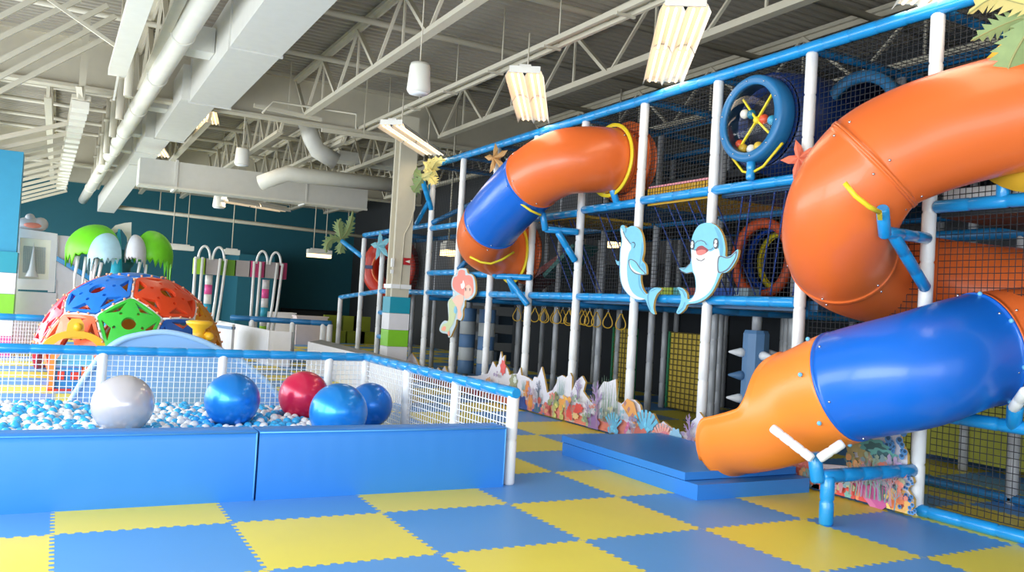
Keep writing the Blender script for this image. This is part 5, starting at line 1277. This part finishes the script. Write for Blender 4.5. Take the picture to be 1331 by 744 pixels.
A.shape(closed_spline(A.f([(664, 238), (678, 218), (706, 210), (728, 222), (750, 240), (738, 256), (716, 270), (692, 277), (672, 270), (665, 252)])), (150, 60, 66))
A.shape(closed_spline(A.f([(668, 250), (690, 240), (712, 238), (732, 244), (730, 260), (706, 273), (684, 276), (670, 268)])), (244, 120, 112))
A.stroke(A.f([(658, 196), (672, 180), (700, 174), (724, 184), (738, 206)]), .008, GREYL)
A.stroke(A.f([(640, 232), (655, 240), (666, 236)]), .008, GREYL); A.stroke(A.f([(748, 240), (772, 236), (784, 224)]), .008, GREYL)
A.stroke(A.f([(668, 298), (682, 312), (704, 315), (726, 300)]), .008, (90, 90, 100))
for (x, y, rx, ry) in ((641, 205, 14, 34), (803, 196, 18, 38)):
    A.shape(closed_spline(A.f([(x + math.cos(t) * rx, y + math.sin(t) * ry) for t in [2 * PI * k / 10 for k in range(10)]])), (70, 72, 80))
    A.shape(closed_spline(A.f([(x + math.cos(t) * rx * .5, y - ry * .35 + math.sin(t) * ry * .36) for t in [2 * PI * k / 8 for k in range(8)]])), (246, 246, 246))
    A.shape(closed_spline(A.f([(x - rx * .2 + math.cos(t) * rx * .6, y + ry * .3 + math.sin(t) * ry * .36) for t in [2 * PI * k / 8 for k in range(8)]])), (228, 232, 236))
A.stroke(A.f([(546, 366), (585, 372), (628, 330)]), .008, GREYL); A.stroke(A.f([(640, 392), (600, 402), (560, 384)]), .008, GREYL)
A.stroke(A.f([(540, 505), (575, 525), (592, 570)]), .008, (90, 150, 180)); A.stroke(A.f([(590, 600), (575, 640), (540, 672)]), .008, (90, 150, 180))
o = obj('dolphin_board', A.mb, A.mats, loc=(5.985, 1.2, 2.0)); tag(o, 'smiling blue and white dolphin cut-out board waving one fin', 'cut-out')

# ---- mermaid board (generic)
A = Art(5.97); f = lambda P: [at(580 + a / 6.76, 340 + b / 6.76, 0, 5.97) for a, b in P]
A.board(closed_spline(f([(105, 72), (140, 60), (176, 66), (190, 105), (225, 115), (250, 160), (258, 250), (245, 300), (205, 338), (165, 342), (160, 390), (146, 430), (146, 480), (128, 520), (92, 510), (82, 560), (56, 620), (38, 660), (20, 668), (10, 640), (-38, 628), (-60, 600), (-44, 550), (-14, 520), (18, 520), (16, 430), (14, 360), (48, 312), (78, 292), (50, 240), (46, 180), (62, 130), (92, 115)])), .03, paint((188, 206, 214)), WOOD)
A.shape(closed_spline(f([(110, 84), (140, 74), (164, 84), (170, 120), (205, 122), (232, 150), (240, 210), (240, 262), (222, 300), (180, 312), (150, 300), (110, 278), (70, 246), (55, 205), (66, 145), (96, 126)])), (242, 130, 116))
A.shape(closed_spline(f([(172, 215), (200, 205), (222, 232), (226, 280), (200, 318), (172, 328), (158, 300), (162, 250)])), (248, 190, 168))
A.shape(closed_spline(f([(150, 170), (176, 160), (210, 175), (228, 205), (200, 205), (175, 216), (164, 245), (150, 220)])), (242, 136, 120))
A.shape(closed_spline(f([(128, 200), (142, 192), (150, 165), (160, 190), (164, 215), (150, 240), (134, 236)])), (250, 240, 236))
A.shape(closed_spline(f([(168, 238), (174, 230), (178, 250), (172, 262)])), (70, 60, 70)); A.shape(closed_spline(f([(206, 240), (212, 234), (214, 252), (208, 262)])), (70, 60, 70))
A.shape(closed_spline(f([(58, 335), (95, 300), (140, 292), (156, 320), (146, 370), (128, 420), (138, 470), (120, 506), (100, 496), (104, 440), (92, 400), (66, 372)])), (248, 190, 168))
A.shape(closed_spline(f([(44, 322), (62, 350), (86, 390), (92, 430), (78, 500), (56, 560), (30, 600), (36, 650), (22, 655), (10, 620), (-30, 615), (-46, 592), (-24, 552), (8, 540), (24, 500), (26, 420), (24, 352)])), (196, 208, 156))
A.shape(closed_spline(f([(-40, 600), (-20, 570), (0, 580), (-10, 612)])), (246, 150, 120)); A.shape(closed_spline(f([(14, 630), (30, 610), (34, 650), (22, 655)])), (246, 150, 120))
A.shape(closed_spline(f([(76, 400), (92, 398), (96, 440), (84, 460), (70, 440)])), (120, 190, 220))
o = obj('mermaid_board', A.mb, A.mats, loc=(5.985, 7.6, 1.6)); tag(o, 'painted mermaid cut-out board with coral pink hair and pale green tail', 'cut-out')

# ---- starfish
def star(c, r, ri, col, label, rot=0.0, tilt=(-1, -.4, 0)):
    n = Vector(tilt).normalized(); c = Vector(c); u = Vector((0, 0, 1)).cross(n).normalized(); v = n.cross(u); pts = []
    for k in range(20):
        a = rot + 2 * PI * k / 20 + PI / 2; rr = [r, r * .62, ri, r * .62][k % 4]; pts.append(c + u * math.cos(a) * rr + v * math.sin(a) * rr)
    mb = MB(); top = c + n * r * .3; bot = c - n * .01; k = len(pts)
    mb.add(pts + [top, bot], [(i, (i + 1) % k, k) for i in range(k)] + [((i + 1) % k, i, k + 1) for i in range(k)], 0, False)
    tag(obj('starfish', mb, mat('star_%d_%d_%d' % col, col, .55, bump=.3, bscale=50)), label, 'starfish')
star(at(1041, 207, 0, 6.0), .2, .07, (232, 120, 90), 'salmon starfish half hidden behind the big slide bend', .3)
star(at(645, 206, 0, 6.0), .26, .06, (210, 160, 100), 'tan starfish on a post above the far slide', .15)
star(at(495, 320, 0, 6.0), .34, .11, (130, 190, 205), 'pale blue starfish on the far end post of the play frame', .2)

# ---- artificial palm fronds
FR = {}
def frond(t, P, w, col, nl=13, ser=.5, seed=1):
    rnd = random.Random(seed); P = spline([Vector(p) for p in P], 8); n = len(P); mb = MB(); view = (CAM - P[0]).normalized()
    for side in (-1, 1):
        vs = []; fs = []
        for k in range(nl * 2 + 1):
            t_ = k / (nl * 2); i = min(n - 2, int(t_ * (n - 1))); fr_ = t_ * (n - 1) - i; p = P[i].lerp(P[i + 1], fr_); T = (P[min(i + 1, n - 1)] - P[max(i - 1, 0)]).normalized()
            q = T.cross(view).normalized() * side; ww = w * (math.sin(PI * min(1, t_ * .95 + .08)) ** .7) * (1 if k % 2 else ser)
            tip = p + q * ww + T * (ww * .45 if k % 2 else .0) - view * ww * .3 * 1; vs += [p + view * .002, tip]
        for k in range(nl * 2): fs.append((2 * k, 2 * k + 1, 2 * k + 3, 2 * k + 2))
        mb.add(vs, fs); mb.add([v - view * .004 for v in vs], [f[::-1] for f in fs])
    o = obj('frond', mb, col, t); mb = MB(); mb.tube(P, [w * .05] * n, 6); obj('midrib', mb, mat('frond_rib', (150, 150, 96), .6), o)
FG = mat('frond_green', (132, 152, 98), .6, vary=.15, nscale=14); FY = mat('frond_faded', (196, 182, 112), .6, vary=.12)
t = thing('artificial_palm', at(1345, 30, 0, 5.7), 'faded artificial palm fronds hanging in at the top right corner', 'palm')
def ff(px, py, X=5.6): return at(px, py, 0, X)
frond(t, [ff(1350, 18), ff(1330, 50), ff(1314, 80), ff(1306, 108)], .15, FG, 9, .55, 2)
frond(t, [ff(1352, 18), ff(1325, 24), ff(1295, 36), ff(1262, 53)], .10, FG, 10, .4, 3)
frond(t, [ff(1352, 12, 5.5), ff(1325, 4, 5.5), ff(1290, -2, 5.5), ff(1258, 18, 5.5)], .11, FY, 8, .4, 4)
frond(t, [ff(1352, 14, 5.7), ff(1340, 40, 5.7), ff(1334, 60, 5.7)], .12, FG, 6, .4, 4)
mb = MB(); mb.foam((5.75, -2.2, 3.8), (6.05, -2.42, 3.4), .03, .2); obj('holder_pipe', mb, RAIL, t)
t = thing('artificial_palm', at(549, 232, 0, 5.9), 'artificial palm fronds on the blue brace beside the steel column', 'palm')
g = lambda a, b, X=5.75: at(a, b, 0, X)
for k, (P, m_) in enumerate((([(549, 232), (560, 222), (568, 210), (580, 208)], FY), ([(549, 232), (538, 222), (525, 219), (513, 224)], FG), ([(549, 232), (538, 238), (528, 246), (517, 254)], FG), ([(549, 232), (540, 246), (531, 256), (525, 268)], FG), ([(549, 232), (558, 230), (564, 236), (566, 240)], FY), ([(549, 232), (562, 224), (556, 215), (566, 205)], FY))):
    frond(t, [g(a, b) for a, b in P], .13, m_, 8, .45, k)
mb = MB(); mb.foam(g(549, 234, 5.8), (XF, 9.25, 3.25), .05, .2); obj('holder_pipe', mb, RAIL, t)
t = thing('artificial_palm', at(443, 318, 1, 13.6), 'artificial palm fronds on a slanted blue pipe before the teal wall', 'palm')
g = lambda a, b: at(a, b, 1, 13.7)
for k, P in enumerate(([(443, 312), (441, 300), (440, 292), (443, 284)], [(443, 312), (450, 303), (455, 292), (459, 274)], [(443, 312), (432, 311), (425, 318), (424, 329)], [(443, 312), (444, 318), (442, 326), (443, 330)])):
    frond(t, [g(a, b) for a, b in P], .15, FG, 8, .45, k + 9)
mb = MB(); a = g(444, 313); mb.foam(a, (XF, 13.15, 2.45), .055, .3); obj('holder_pipe', mb, RAIL, t)
